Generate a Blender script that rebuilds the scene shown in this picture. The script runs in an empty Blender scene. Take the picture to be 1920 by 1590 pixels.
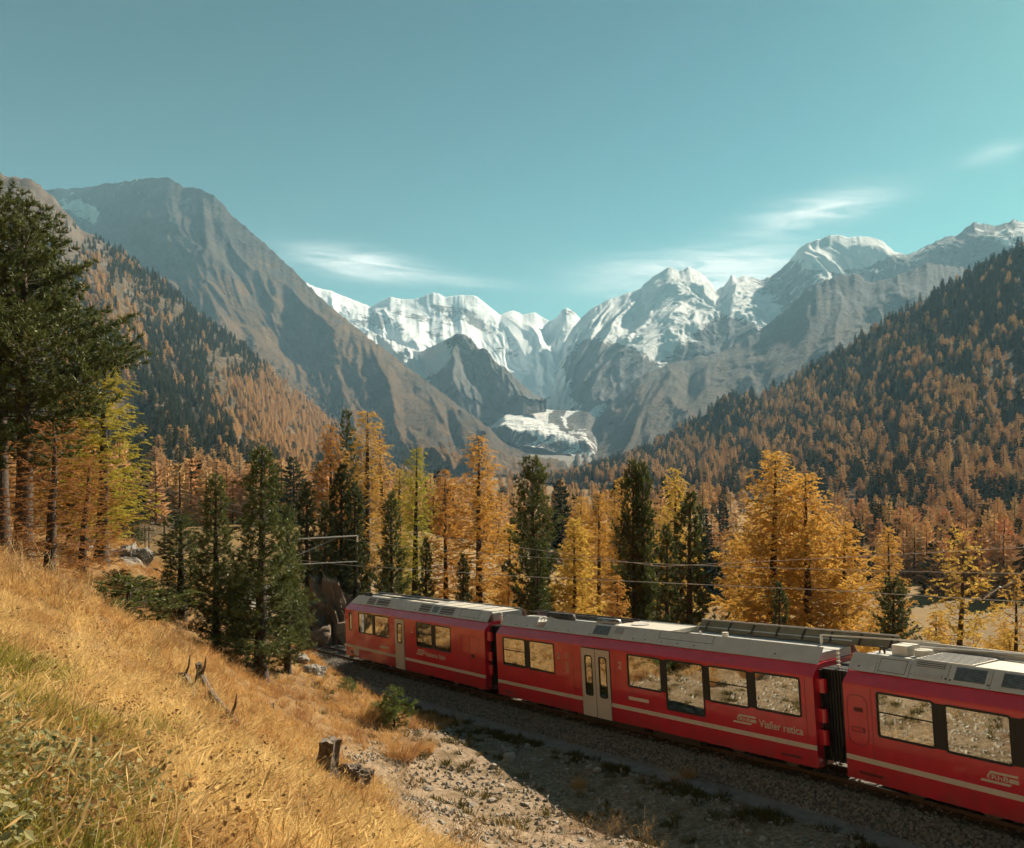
import bpy, math, random, time
import numpy as np
from mathutils import Matrix, Vector

T0 = time.time()
R = math.radians
random.seed(7)
rng = np.random.default_rng(7)
SC = bpy.context.scene
COL = SC.collection

# ------------------------------------------------------------------ camera
F_PX, HOR = 1600.0, 870.0          # focal length and horizon row for a 1920 x 1590 frame
cam_d = bpy.data.cameras.new('camera')
cam = bpy.data.objects.new('camera', cam_d)
COL.objects.link(cam)
cam_d.sensor_width = 36.0
cam_d.lens = 36.0 * F_PX / 1920.0
cam_d.shift_y = (HOR - 795.0) / 1920.0
cam_d.clip_start = 0.1
cam_d.clip_end = 40000.0
cam.location = (0, 0, 0)
cam.rotation_euler = (R(90), 0, 0)
SC.camera = cam

# ------------------------------------------------------------------ light
SUN_AZ, SUN_EL = 46.0, 33.0        # azimuth to the right of the view direction
SUN_STRENGTH, SKY_STRENGTH, EXPOSURE = 5.0, 0.05, 1.48
world = bpy.data.worlds.new('World')
SC.world = world
world.use_nodes = True
world.cycles.sampling_method = 'MANUAL'; world.cycles.sample_map_resolution = 512
wn, wl = world.node_tree.nodes, world.node_tree.links
wn.clear()

def nmath(nodes, links, op, a, b=None, clamp=False):
    n = nodes.new('ShaderNodeMath'); n.operation = op; n.use_clamp = clamp
    for k, v in enumerate((a, b)):
        if v is None: continue
        if isinstance(v, (int, float)): n.inputs[k].default_value = v
        else: links.new(v, n.inputs[k])
    return n.outputs[0]

sky = wn.new('ShaderNodeTexSky'); sky.sky_type = 'NISHITA'; sky.sun_disc = False
sky.sun_elevation = R(SUN_EL); sky.sun_rotation = R(SUN_AZ)
sky.altitude = 1900.0; sky.air_density = 1.0; sky.dust_density = 0.7; sky.ozone_density = 1.6
tint = wn.new('ShaderNodeMix'); tint.data_type = 'RGBA'; tint.blend_type = 'MULTIPLY'
tint.inputs[0].default_value = 1.0
gam = wn.new('ShaderNodeGamma'); gam.inputs[1].default_value = 1.75; wl.new(sky.outputs[0], gam.inputs[0])
wl.new(gam.outputs[0], tint.inputs[6]); tint.inputs[7].default_value = (0.180, 0.285, 0.132, 1)
geo = wn.new('ShaderNodeTexCoord')
sep = wn.new('ShaderNodeSeparateXYZ'); wl.new(geo.outputs['Generated'], sep.inputs[0])
M_ = lambda op, a, b=None, c=False: nmath(wn, wl, op, a, b, c)
az = M_('ARCTAN2', sep.outputs[0], sep.outputs[1])
el = M_('ARCSINE', sep.outputs[2])
comb = wn.new('ShaderNodeCombineXYZ')
wl.new(M_('MULTIPLY', az, 5.0), comb.inputs[0])
wl.new(M_('ADD', M_('MULTIPLY', el, 42.0), M_('MULTIPLY', az, 3.0)), comb.inputs[1])
nz = wn.new('ShaderNodeTexNoise'); nz.inputs['Scale'].default_value = 1.6
nz.inputs['Detail'].default_value = 7.0; nz.inputs['Roughness'].default_value = 0.70
nz.inputs['Distortion'].default_value = 0.6
wl.new(comb.outputs[0], nz.inputs['Vector'])
def blob(a, e, w, h, tilt=0.0):
    da = M_('SUBTRACT', az, R(a))
    de = M_('ADD', M_('SUBTRACT', el, R(e)), M_('MULTIPLY', da, tilt))
    qa = M_('POWER', M_('ABSOLUTE', M_('DIVIDE', da, R(w))), 2.0)
    qe = M_('POWER', M_('ABSOLUTE', M_('DIVIDE', de, R(h))), 2.0)
    return M_('POWER', 2.71828, M_('MULTIPLY', M_('ADD', qa, qe), -1.0))
CLOUDS = [(-10.2, 13.0, 3.6, 0.8, 0.09, 1.7), (-3.8, 12.2, 3.8, 0.38, 0.10, 0.7),
          (12.4, 12.4, 6.2, 1.25, -0.04, 1.9), (13.0, 11.0, 4.2, 1.0, -0.1, 1.4),
          (19.6, 15.5, 3.8, 0.95, -0.14, 1.15), (29.5, 17.6, 1.6, 0.5, -0.1, 0.45),
          (-70, 15, 14, 1.4, 0.1, 1.0), (110, 20, 20, 2.0, 0.0, 1.0)]
acc = None
for a, e, w, h, t, s in CLOUDS:
    b = M_('MULTIPLY', blob(a, e, w, h, t), s)
    acc = b if acc is None else M_('ADD', acc, b)
cl = M_('MULTIPLY', acc, M_('MULTIPLY', M_('SUBTRACT', nz.outputs[0], 0.30), 2.6, True), True)
cmix = wn.new('ShaderNodeMix'); cmix.data_type = 'RGBA'
wl.new(M_('MULTIPLY', cl, 0.85), cmix.inputs[0]); wl.new(tint.outputs[2], cmix.inputs[6])
cmix.inputs[7].default_value = (10.6, 10.8, 9.9, 1)
bg = wn.new('ShaderNodeBackground'); bg.inputs[1].default_value = SKY_STRENGTH
wl.new(cmix.outputs[2], bg.inputs[0])
wo = wn.new('ShaderNodeOutputWorld'); wl.new(bg.outputs[0], wo.inputs[0])

sun_d = bpy.data.lights.new('sun', 'SUN'); sun_d.energy = SUN_STRENGTH; sun_d.angle = R(0.5)
sun_d.color = (1.0, 0.86, 0.66)
sun = bpy.data.objects.new('sun', sun_d); COL.objects.link(sun)
_sd = Vector((math.sin(R(SUN_AZ)) * math.cos(R(SUN_EL)), math.cos(R(SUN_AZ)) * math.cos(R(SUN_EL)), math.sin(R(SUN_EL))))
sun.rotation_euler = _sd.to_track_quat('Z', 'Y').to_euler()
SC.view_settings.view_transform = 'Standard'; SC.view_settings.look = 'None'
SC.view_settings.exposure = EXPOSURE; SC.view_settings.gamma = 1.0
SC.view_settings.use_curve_mapping = False
cy = SC.cycles
cy.use_denoising = True; cy.max_bounces = 6; cy.diffuse_bounces = 2; cy.glossy_bounces = 3
cy.transmission_bounces = 4; cy.transparent_max_bounces = 8; cy.volume_bounces = 0
cy.use_adaptive_sampling = True; cy.adaptive_threshold = 0.03
cy.caustics_reflective = False; cy.caustics_refractive = False
cy.sample_clamp_indirect = 6.0

# ------------------------------------------------------------------ helpers
def ray_at(px, py, d):
    return np.array([(px - 960.0) / F_PX * d, d, -(py - HOR) / F_PX * d])

def tag(o, label=None, cat=None, group=None, kind=None):
    if label: o['label'] = label
    if cat: o['category'] = cat
    if group: o['group'] = group
    if kind: o['kind'] = kind
    return o

def link(o, parent=None):
    COL.objects.link(o)
    if parent is not None: o.parent = parent
    return o

def empty(name, loc=(0, 0, 0), rot=(0, 0, 0)):
    o = bpy.data.objects.new(name, None); o.empty_display_size = 0.2
    o.location = loc; o.rotation_euler = rot
    return link(o)

def mesh_np(name, V, faces, mats=(), midx=None, smooth=False):
    """faces: list of int arrays (n,3) or (n,4)"""
    V = np.asarray(V, dtype=np.float32)
    me = bpy.data.meshes.new(name)
    me.vertices.add(len(V)); me.vertices.foreach_set('co', V.ravel())
    faces = [np.asarray(f, dtype=np.int32) for f in faces if len(f)]
    nl = sum(f.size for f in faces); npoly = sum(len(f) for f in faces)
    me.loops.add(nl); me.polygons.add(npoly)
    me.loops.foreach_set('vertex_index', np.concatenate([f.ravel() for f in faces]))
    tot = np.concatenate([np.full(len(f), f.shape[1], np.int32) for f in faces])
    start = np.concatenate([[0], np.cumsum(tot)[:-1]]).astype(np.int32)
    me.polygons.foreach_set('loop_start', start)
    try: me.polygons.foreach_set('loop_total', tot)
    except Exception: pass
    if midx is not None: me.polygons.foreach_set('material_index', np.asarray(midx, np.int32))
    me.polygons.foreach_set('use_smooth', np.full(npoly, smooth, bool))
    for m in mats: me.materials.append(m)
    me.update(calc_edges=True)
    return me

def obj(name, me, parent=None, loc=None):
    o = bpy.data.objects.new(name, me)
    if loc is not None: o.location = loc
    return link(o, parent)

def fattr(me, name, vals, dom='POINT'):
    a = me.attributes.new(name, 'FLOAT', dom); a.data.foreach_set('value', np.asarray(vals, np.float32).ravel())

class MB:
    """collects simple shapes into one mesh"""
    def __init__(s): s.v = []; s.f = []
    def add(s, verts, faces):
        b = len(s.v); s.v += [tuple(map(float, q)) for q in verts]; s.f += [tuple(b + i for i in q) for q in faces]; return s
    def box(s, x0, x1, y0, y1, z0, z1):
        return s.add([(x0,y0,z0),(x1,y0,z0),(x1,y1,z0),(x0,y1,z0),(x0,y0,z1),(x1,y0,z1),(x1,y1,z1),(x0,y1,z1)],
                     [(0,3,2,1),(4,5,6,7),(0,1,5,4),(1,2,6,5),(2,3,7,6),(3,0,4,7)])
    def hexa(s, p):   # eight corner points, bottom loop then top loop
        return s.add(p, [(0,3,2,1),(4,5,6,7),(0,1,5,4),(1,2,6,5),(2,3,7,6),(3,0,4,7)])
    def tube(s, pts, rad, n=8, cap=True):
        pts = [Vector(p) for p in pts]
        if isinstance(rad, (int, float)): rad = [rad] * len(pts)
        vs = []; fs = []
        for i, p in enumerate(pts):
            d = (pts[min(i+1, len(pts)-1)] - pts[max(i-1, 0)])
            d = d.normalized() if d.length > 1e-9 else Vector((0,0,1))
            u = d.cross(Vector((0,0,1)) if abs(d.z) < 0.9 else Vector((1,0,0))).normalized(); w = d.cross(u)
            for k in range(n):
                a = 2*math.pi*k/n
                vs.append(p + (u*math.cos(a) + w*math.sin(a)) * rad[i])
        for i in range(len(pts)-1):
            for k in range(n):
                a, b = i*n+k, i*n+(k+1) % n
                fs.append((a, b, b+n, a+n))
        if cap:
            fs.append(tuple(range(n-1, -1, -1))); fs.append(tuple((len(pts)-1)*n+k for k in range(n)))
        return s.add(vs, fs)
    def prism(s, poly, y0, y1):   # polygon of (x, z) extruded along y
        n = len(poly)
        vs = [(x, y0, z) for x, z in poly] + [(x, y1, z) for x, z in poly]
        fs = [tuple(range(n)), tuple(range(2*n-1, n-1, -1))] + [(i, i+n, (i+1) % n + n, (i+1) % n) for i in range(n)]
        return s.add(vs, fs)
    def ring(s, outer, inner, y0, y1):   # flat ring of (x, z) loops, front at y0, back at y1
        n = len(outer)
        vs = [(x, y0, z) for x, z in outer] + [(x, y0, z) for x, z in inner] + [(x, y1, z) for x, z in outer] + [(x, y1, z) for x, z in inner]
        fs = []
        for i in range(n):
            j = (i+1) % n
            fs += [(i, j, n+j, n+i), (i, 2*n+i, 2*n+j, j), (n+i, n+j, 3*n+j, 3*n+i)]
        return s.add(vs, fs)
    def build(s, name, mat, parent=None, smooth=False, kind=None):
        me = bpy.data.meshes.new(name); me.from_pydata(s.v, [], s.f)
        if mat: me.materials.append(mat)
        if smooth:
            for p in me.polygons: p.use_smooth = True
        me.update()
        o = obj(name, me, parent)
        if kind: o['kind'] = kind
        return o

def rrect(x0, x1, z0, z1, r, k=4):
    pts = []
    for cx, cz, a0 in ((x1-r, z1-r, 0), (x0+r, z1-r, 90), (x0+r, z0+r, 180), (x1-r, z0+r, 270)):
        for i in range(k+1):
            a = R(a0 + 90*i/k); pts.append((cx + r*math.cos(a), cz + r*math.sin(a)))
    return pts

_tabs = {}
def vnoise(x, y, seed=0):
    if seed not in _tabs: _tabs[seed] = np.random.default_rng(1000+seed).random((256, 256))
    t = _tabs[seed]
    xi = np.floor(x).astype(int); yi = np.floor(y).astype(int); fx = x-xi; fy = y-yi
    fx = fx*fx*fx*(fx*(fx*6-15)+10); fy = fy*fy*fy*(fy*(fy*6-15)+10)
    a = t[xi & 255, yi & 255]; b = t[(xi+1) & 255, yi & 255]; c = t[xi & 255, (yi+1) & 255]; d = t[(xi+1) & 255, (yi+1) & 255]
    return (a*(1-fx)+b*fx)*(1-fy) + (c*(1-fx)+d*fx)*fy
def fbm(x, y, oct=5, seed=0, gain=0.5, ridged=False):
    s = 0; a = 1; tot = 0
    for o in range(oct):
        n = vnoise(x*2**o+17.3*o, y*2**o-9.1*o, seed+o)
        if ridged: n = 1-abs(2*n-1)
        s = s+a*n; tot += a; a *= gain
    return s/tot
def sstep(x, a, b):
    t = np.clip((x-a)/(b-a), 0, 1); return t*t*(3-2*t)

# ------------------------------------------------------------------ materials
def new_mat(name):
    m = bpy.data.materials.new(name); m.use_nodes = True
    nt = m.node_tree; nt.nodes.clear()
    out = nt.nodes.new('ShaderNodeOutputMaterial')
    return m, nt.nodes, nt.links, out

def noise_fac(N, L, scale, detail=4, lo=0.35, hi=0.65, coord='Object', rough=0.55, stretch=None):
    tc = N.new('ShaderNodeTexCoord'); n = N.new('ShaderNodeTexNoise')
    n.inputs['Scale'].default_value = scale; n.inputs['Detail'].default_value = detail; n.inputs['Roughness'].default_value = rough
    src = tc.outputs[coord]
    if stretch:
        mp = N.new('ShaderNodeMapping'); mp.inputs['Scale'].default_value = stretch; L.new(src, mp.inputs[0]); src = mp.outputs[0]
    L.new(src, n.inputs['Vector'])
    mr = N.new('ShaderNodeMapRange'); mr.inputs[1].default_value = lo; mr.inputs[2].default_value = hi
    L.new(n.outputs[0], mr.inputs[0])
    return mr.outputs[0]

def mixc(N, L, fac, a, b, mode='MIX'):
    m = N.new('ShaderNodeMix'); m.data_type = 'RGBA'; m.blend_type = mode
    for s, v in ((0, fac), (6, a), (7, b)):
        if isinstance(v, (int, float)): m.inputs[s].default_value = v
        elif isinstance(v, tuple): m.inputs[s].default_value = (*v[:3], 1)
        else: L.new(v, m.inputs[s])
    return m.outputs[2]

def simple(name, col, rough=0.6, metal=0.0, col2=None, scale=6.0, bump=0.0, bscale=None, coat=0.0, spec=0.5, emit=None, detail=5, coord='Object'):
    m, N, L, out = new_mat(name)
    p = N.new('ShaderNodeBsdfPrincipled')
    p.inputs['Roughness'].default_value = rough; p.inputs['Metallic'].default_value = metal
    p.inputs['Specular IOR Level'].default_value = spec; p.inputs['Coat Weight'].default_value = coat
    p.inputs['Coat Roughness'].default_value = 0.05
    if col2 is None: col2 = tuple(c*0.8 for c in col)
    L.new(mixc(N, L, noise_fac(N, L, scale, detail, coord=coord), col, col2), p.inputs['Base Color'])
    if bump:
        b = N.new('ShaderNodeBump'); b.inputs['Strength'].default_value = bump; b.inputs['Distance'].default_value = 0.05
        L.new(noise_fac(N, L, bscale or scale*3, 6, 0, 1, coord=coord), b.inputs['Height']); L.new(b.outputs[0], p.inputs['Normal'])
    if emit:
        p.inputs['Emission Color'].default_value = (*emit[0], 1); p.inputs['Emission Strength'].default_value = emit[1]
    L.new(p.outputs[0], out.inputs[0])
    return m

def foliage(name, c1, c2, c3, trans=0.45, scale=0.9, tinted=True, patch=None, gloss=0.0):
    m, N, L, out = new_mat(name)
    oi = N.new('ShaderNodeObjectInfo')
    c = mixc(N, L, noise_fac(N, L, scale, 3), c1, c2)
    c = mixc(N, L, nmath(N, L, 'MULTIPLY', oi.outputs['Random'], 0.75), c, c3)
    if patch:      # clumps of a second growth, in world space
        ge = N.new('ShaderNodeNewGeometry'); n_ = N.new('ShaderNodeTexNoise'); n_.inputs['Scale'].default_value = patch[1]; n_.inputs['Detail'].default_value = 4
        L.new(ge.outputs['Position'], n_.inputs['Vector'])
        mr = N.new('ShaderNodeMapRange'); mr.inputs[1].default_value = 0.47; mr.inputs[2].default_value = 0.62; L.new(n_.outputs[0], mr.inputs[0])
        c = mixc(N, L, nmath(N, L, 'MULTIPLY', mr.outputs[0], 0.75), c, patch[0])
    if tinted: c = mixc(N, L, 1.0, c, oi.outputs['Color'], 'MULTIPLY')
    d = N.new('ShaderNodeBsdfDiffuse'); t = N.new('ShaderNodeBsdfTranslucent'); mx = N.new('ShaderNodeMixShader')
    L.new(c, d.inputs[0]); L.new(c, t.inputs[0]); mx.inputs[0].default_value = trans
    L.new(d.outputs[0], mx.inputs[1]); L.new(t.outputs[0], mx.inputs[2])
    g = N.new('ShaderNodeBsdfGlossy'); g.inputs['Roughness'].default_value = 0.45
    g.inputs['Color'].default_value = (0.9, 0.9, 0.8, 1)
    mx2 = N.new('ShaderNodeMixShader'); mx2.inputs[0].default_value = gloss
    L.new(mx.outputs[0], mx2.inputs[1]); L.new(g.outputs[0], mx2.inputs[2])
    L.new(mx2.outputs[0], out.inputs[0])
    return m

MAT = {}
MAT['larch'] = foliage('larch_needles', (0.66, 0.42, 0.11), (0.50, 0.285, 0.065), (0.74, 0.52, 0.15), 0.52, 0.8)
MAT['larch_far'] = foliage('larch_forest_needles', (0.64, 0.41, 0.19), (0.48, 0.29, 0.13), (0.68, 0.50, 0.27), 0.55, 0.15)
MAT['pine'] = foliage('pine_needles', (0.085, 0.105, 0.030), (0.045, 0.060, 0.019), (0.115, 0.13, 0.038), 0.36, 1.2, gloss=0.03)
MAT['pine_far'] = foliage('pine_forest_needles', (0.055, 0.065, 0.028), (0.034, 0.043, 0.021), (0.085, 0.085, 0.035), 0.3, 0.15)
MAT['bark'] = simple('bark', (0.085, 0.055, 0.038), 0.9, col2=(0.035, 0.024, 0.018), scale=9, bump=0.6, bscale=14)
MAT['branch'] = simple('branch_bark', (0.075, 0.05, 0.034), 0.9, col2=(0.04, 0.028, 0.02), scale=5)
MAT['grass'] = foliage('dry_grass_blades', (0.72, 0.50, 0.20), (0.58, 0.36, 0.13), (0.78, 0.61, 0.31), 0.45, 3.0, tinted=False, patch=((0.40, 0.21, 0.075), 0.9))
MAT['grass_far'] = foliage('dry_bank_grass_blades', (0.52, 0.31, 0.11), (0.42, 0.22, 0.075), (0.60, 0.38, 0.16), 0.45, 3.0, tinted=False, patch=((0.30, 0.15, 0.07), 0.6))
MAT['green'] = foliage('green_grass_blades', (0.25, 0.23, 0.05), (0.16, 0.17, 0.035), (0.40, 0.30, 0.07), 0.45, 3.0, tinted=False)
MAT['leafy'] = foliage('bramble_leaves', (0.22, 0.23, 0.11), (0.12, 0.13, 0.05), (0.36, 0.30, 0.16), 0.3, 5.0, tinted=False)
MAT['weed'] = foliage('withered_leaves', (0.24, 0.13, 0.055), (0.16, 0.085, 0.04), (0.32, 0.19, 0.08), 0.3, 5.0, tinted=False)
MAT['stalk'] = foliage('dead_stalks', (0.55, 0.38, 0.20), (0.40, 0.25, 0.12), (0.62, 0.46, 0.26), 0.2, 3.0, tinted=False)
MAT['heather'] = foliage('dark_heath_leaves', (0.10, 0.09, 0.03), (0.06, 0.055, 0.02), (0.16, 0.12, 0.04), 0.3, 3.0, tinted=False)

# ------------------------------------------------------------------ track line (near side face of the train, at rail level)
A2 = np.array([-0.522, 34.742, -9.763])
H2 = np.array([0.601, -0.7993]); H3 = np.array([0.5376, -0.8432])
_ds = 0.5
def _march(s0, s1):
    pts = []; p = A2.copy(); s = 0.0
    step = _ds if s1 > s0 else -_ds
    ang2 = math.atan2(H2[1], H2[0]); ang3 = math.atan2(H3[1], H3[0])
    while (s <= s1) if step > 0 else (s >= s1):
        if s >= 0:
            a = ang2 + (ang3-ang2)*float(sstep(np.array(s), 13.0, 17.5))
            g = 0.0778 if s < 14.7 else 0.0724
        else:
            a = ang2 + (max(0.0, -s-24.0))/75.0*(-1.0); a = max(a, ang2-1.0)
            g = 0.066 if s > -40 else 0.05
        pts.append((s, p[0], p[1], p[2], math.cos(a), math.sin(a)))
        p = p + step*np.array([math.cos(a), math.sin(a), g]); s += step
    return pts
TR = np.array(sorted(_march(0, 75)[1:] + _march(0, -110), key=lambda q: q[0]))
def track_sv(x, y):
    """along-track metre, offset towards the camera side, rail height"""
    shp = x.shape; x = x.ravel(); y = y.ravel(); s = np.empty_like(x); v = np.empty_like(x); z = np.empty_like(x)
    for i in range(0, len(x), 20000):
        dx = x[i:i+20000, None]-TR[None, :, 1]; dy = y[i:i+20000, None]-TR[None, :, 2]
        k = np.argmin(dx*dx+dy*dy, 1); r = np.arange(len(k))
        t = TR[k, 4]*dx[r, k]+TR[k, 5]*dy[r, k]; t = np.clip(t, -60, 60)
        inner = (k > 0) & (k < len(TR)-1)
        t = np.where(inner, np.clip(t, -0.3, 0.3), t)
        s[i:i+20000] = TR[k, 0]+t; z[i:i+20000] = TR[k, 3]+t*0.06
        v[i:i+20000] = TR[k, 5]*dx[r, k]-TR[k, 4]*dy[r, k]
    return s.reshape(shp), v.reshape(shp), z.reshape(shp)
PV = [-400, -150, -60, -25, -12, -6, -3.6, -2.65, 0.0, 0.45, 0.95, 1.75, 3.2, 5.5, 8.5, 11, 14.5, 18.5, 20, 26, 40, 80, 200, 400]
PZ = [-70, -32, -15, -7, -2.6, -1.1, -0.55, -0.42, -0.42, -0.42, -0.42, -0.40, -0.25, 0.0, 0.65, 1.6, 3.3, 5.5, 6.4, 9.5, 18, 42, 110, 200]
CTRL = [(0,1060,22),(0,1200,10),(0,1130,14),(100,1110,17),(100,1250,9.5),(200,1160,16),(300,1215,19),(190,1050,34),(215,1065,45),(300,1290,14.5),
        (390,1310,19),(420,1245,30),(480,1268,29),(560,1272,31),(610,1440,18),(725,1362,28.5),(650,1312,32),(760,1422,26),(500,1360,18),
        (0,1590,3.5),(300,1590,4.2),(500,1590,5.2),(700,1590,9.5),(780,1590,14),(850,1590,17),(1000,1590,19),(400,1450,8.5),(0,1040,26),(60,1055,24),
        (275,1082,110),(310,1018,130),(120,1000,90),(30,1000,60),(-300,1000,25),(-300,1040,60)]
def base_z(x, y):
    s, v, rz = track_sv(x, y)
    return s, v, rz, rz+np.interp(v, PV, PZ)
_cp = np.array([ray_at(*c) for c in CTRL]+[[0,0,-1.66],[3,0,-2.2],[-4,-4,-0.2],[0,-8,0.3],[12,-4,-3.5],[25,-15,-4.5],[-15,0,3.0],[-25,10,4.5],[-40,30,6.0]])
_b = base_z(_cp[:, 0].copy(), _cp[:, 1].copy())
_res = _cp[:, 2]-_b[3]
def _ker(r2): return 0.5*r2*np.log(r2+1e-9)
_n = len(_cp)
_K = _ker(((_cp[:, None, :2]-_cp[None, :, :2])**2).sum(-1)) + np.eye(_n)*2.0
_Pm = np.concatenate([np.ones((_n, 1)), _cp[:, :2]], 1)
_sol = np.linalg.solve(np.block([[_K, _Pm], [_Pm.T, np.zeros((3, 3))]]), np.concatenate([_res, np.zeros(3)]))
def _tps(x, y):
    out = np.empty(x.size); xf, yf = x.ravel(), y.ravel()
    for i in range(0, x.size, 20000):
        r2 = (xf[i:i+20000, None]-_cp[None, :, 0])**2+(yf[i:i+20000, None]-_cp[None, :, 1])**2
        out[i:i+20000] = _ker(r2)@_sol[:_n]+_sol[_n]+_sol[_n+1]*xf[i:i+20000]+_sol[_n+2]*yf[i:i+20000]
    return out.reshape(x.shape)
def valley_z(x, y):
    z = -31 + 17*sstep(-x, -25, 35)*(1-sstep(y, 150, 600))
    z = z + np.interp(y, [0, 1200, 1800, 2400, 3100, 4500, 9000, 30000], [0, 2, 8, 40, 80, 98, 70, 0])
    return z + 3.0*(fbm(x/60, y/60, 4, 31)-0.5)*sstep(y, 120, 300) + 16*(fbm(x/260, y/260, 5, 35, ridged=True)-0.6)*sstep(y, 1800, 2400)
def ground_z(x, y):
    x = np.atleast_1d(np.asarray(x, float)); y = np.atleast_1d(np.asarray(y, float))
    s, v, rz, bz = base_z(x, y)
    w = np.where(v > 0, sstep(v, 2.2, 7.0), sstep(-v, 8, 25)*0.5)
    fade = 1-sstep(np.hypot(x, y-20), 80, 150)
    z = bz + np.clip(_tps(x, y), -14, 14)*w*fade
    rough = np.where((v > -3.4) & (v < 1.9), 0.0, sstep(np.abs(v), 2.0, 6.0))
    z = z + rough*(0.55*(fbm(x/3.1, y/3.1, 5, 3)-0.5) + 0.9*(fbm(x/11, y/11, 3, 8)-0.5)*sstep(np.hypot(x, y), 8, 25))
    far = sstep(y, 62, 125)*np.where(v > 0, 1.0, sstep(-v, 8, 40))
    far = np.maximum(far, sstep(x, 60, 160))
    z = z*(1-far)+valley_z(x, y)*far
    return z
def gz(x, y): return float(ground_z(x, y)[0])

# ------------------------------------------------------------------ ground sheet
def axis(c, lo, hi, d0=0.22, g=0.03):
    def half(l):
        n = int(math.log(1+g/d0*l)/g)+1
        t = np.linspace(0, math.log(1+g/d0*l)/g, n+1); return (np.exp(g*t)-1)*d0/g
    a, b = half(c-lo), half(hi-c)
    return np.concatenate([c-a[::-1][:-1], c+b])
gx = axis(0.0, -9000, 9000); gy = axis(14.0, -400, 16000)
GX, GY = np.meshgrid(gx, gy, indexing='ij')
GZ = ground_z(GX, GY)
GS, GV, GR = track_sv(GX, GY)
nx, ny = GX.shape
def grid_faces(nu, nv):
    i = np.arange(nu-1)[:, None]*nv+np.arange(nv-1)[None, :]
    return np.stack([i, i+nv, i+nv+1, i+1], -1).reshape(-1, 4)
def scree_mask(s, v, x, y):
    n = fbm(x/1.7, y/1.7, 4, 12)-0.5
    left = 1.5+np.maximum(0, v-5.0)*1.0
    return sstep(s-left+4*n, -1.0, 1.5)*(1-sstep(v+4*n, 11.0, 12.5))*sstep(v, 1.2, 1.8)
SCREE = scree_mask(GS, GV, GX, GY)
me = mesh_np('ground', np.stack([GX, GY, GZ], -1).reshape(-1, 3), [grid_faces(nx, ny)], smooth=True)
fattr(me, 'scree', SCREE)
fattr(me, 'bank', sstep(-GV, 2.6, 4.0)*(1-sstep(-GV, 7, 14)))
fattr(me, 'far', sstep(GY, 1700, 2200))
m, N, L, out = new_mat('ground_cover')
p = N.new('ShaderNodeBsdfPrincipled'); p.inputs['Roughness'].default_value = 0.95; p.inputs['Specular IOR Level'].default_value = 0.15
def attr(N, name):
    a = N.new('ShaderNodeAttribute'); a.attribute_name = name; return a.outputs['Fac']
soil = mixc(N, L, noise_fac(N, L, 1.1, 6), (0.34, 0.20, 0.075), (0.19, 0.11, 0.045))
soil = mixc(N, L, noise_fac(N, L, 9, 6), soil, (0.12, 0.075, 0.035))
meadow = mixc(N, L, noise_fac(N, L, 0.05, 6), (0.24, 0.15, 0.055), (0.13, 0.085, 0.034))
scr = mixc(N, L, noise_fac(N, L, 7, 8, 0.38, 0.62), (0.29, 0.215, 0.145), (0.16, 0.112, 0.068))
scr = mixc(N, L, noise_fac(N, L, 1.3, 6, 0.50, 0.66), scr, (0.13, 0.088, 0.045))
scr = mixc(N, L, noise_fac(N, L, 28, 5, 0.62, 0.68), scr, (0.40, 0.34, 0.27))
mor = mixc(N, L, noise_fac(N, L, 0.01, 8), (0.22, 0.20, 0.17), (0.13, 0.12, 0.105))
geo_ = N.new('ShaderNodeNewGeometry'); spx = N.new('ShaderNodeSeparateXYZ'); L.new(geo_.outputs['Position'], spx.inputs[0])
mrg = N.new('ShaderNodeMapRange'); mrg.inputs[1].default_value = 48; mrg.inputs[2].default_value = 75; L.new(spx.outputs[1], mrg.inputs[0])
c = mixc(N, L, mrg.outputs[0], soil, meadow)
c = mixc(N, L, attr(N, 'scree'), c, scr)
c = mixc(N, L, attr(N, 'bank'), c, (0.20, 0.155, 0.10))
c = mixc(N, L, attr(N, 'far'), c, mor)
L.new(c, p.inputs['Base Color'])
b = N.new('ShaderNodeBump'); b.inputs['Strength'].default_value = 0.7; b.inputs['Distance'].default_value = 0.06
L.new(noise_fac(N, L, 10, 8, 0, 1), b.inputs['Height']); L.new(b.outputs[0], p.inputs['Normal'])
L.new(p.outputs[0], out.inputs[0])
me.materials.append(m)
tag(obj('ground', me), kind='structure')

# ------------------------------------------------------------------ path and track bed: strips that follow the track
def strip(name, prof, s0, s1, mat, step=0.25, jag=0.0, seed=5):
    ss = np.arange(s0, s1, step)
    px = np.interp(ss, TR[:, 0], TR[:, 1]); py = np.interp(ss, TR[:, 0], TR[:, 2]); pz = np.interp(ss, TR[:, 0], TR[:, 3])
    cx = np.interp(ss, TR[:, 0], TR[:, 4]); cyy = np.interp(ss, TR[:, 0], TR[:, 5])
    V = []
    for k, (v, z) in enumerate(prof):
        jv = jag*(fbm(ss*0.9+37*k, ss*0+k, 4, seed)-0.5)*2
        jz = jag*0.12*(fbm(ss*1.7, ss*0+9*k, 3, seed+9)-0.5)
        V.append(np.stack([px+cyy*(v+jv), py-cx*(v+jv), pz+z+jz], -1))
    V = np.stack(V, 1)
    me = mesh_np(name, V.reshape(-1, 3), [grid_faces(len(ss), len(prof))[:, ::-1]], [mat], smooth=True)
    return obj(name, me)
MAT['path'] = simple('path_grit', (0.24, 0.225, 0.20), 0.95, col2=(0.17, 0.155, 0.135), scale=3, bump=0.5, bscale=40, detail=8)
MAT['ballast'] = simple('ballast_fill', (0.16, 0.145, 0.12), 0.95, col2=(0.07, 0.062, 0.05), scale=16, bump=1.0, bscale=22, detail=6)
tag(strip('path', [(0.78, -0.395), (0.95, -0.385), (1.3, -0.375), (1.62, -0.372), (1.85, -0.40)], -24, 40, MAT['path'], jag=0.16), kind='structure')
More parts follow.
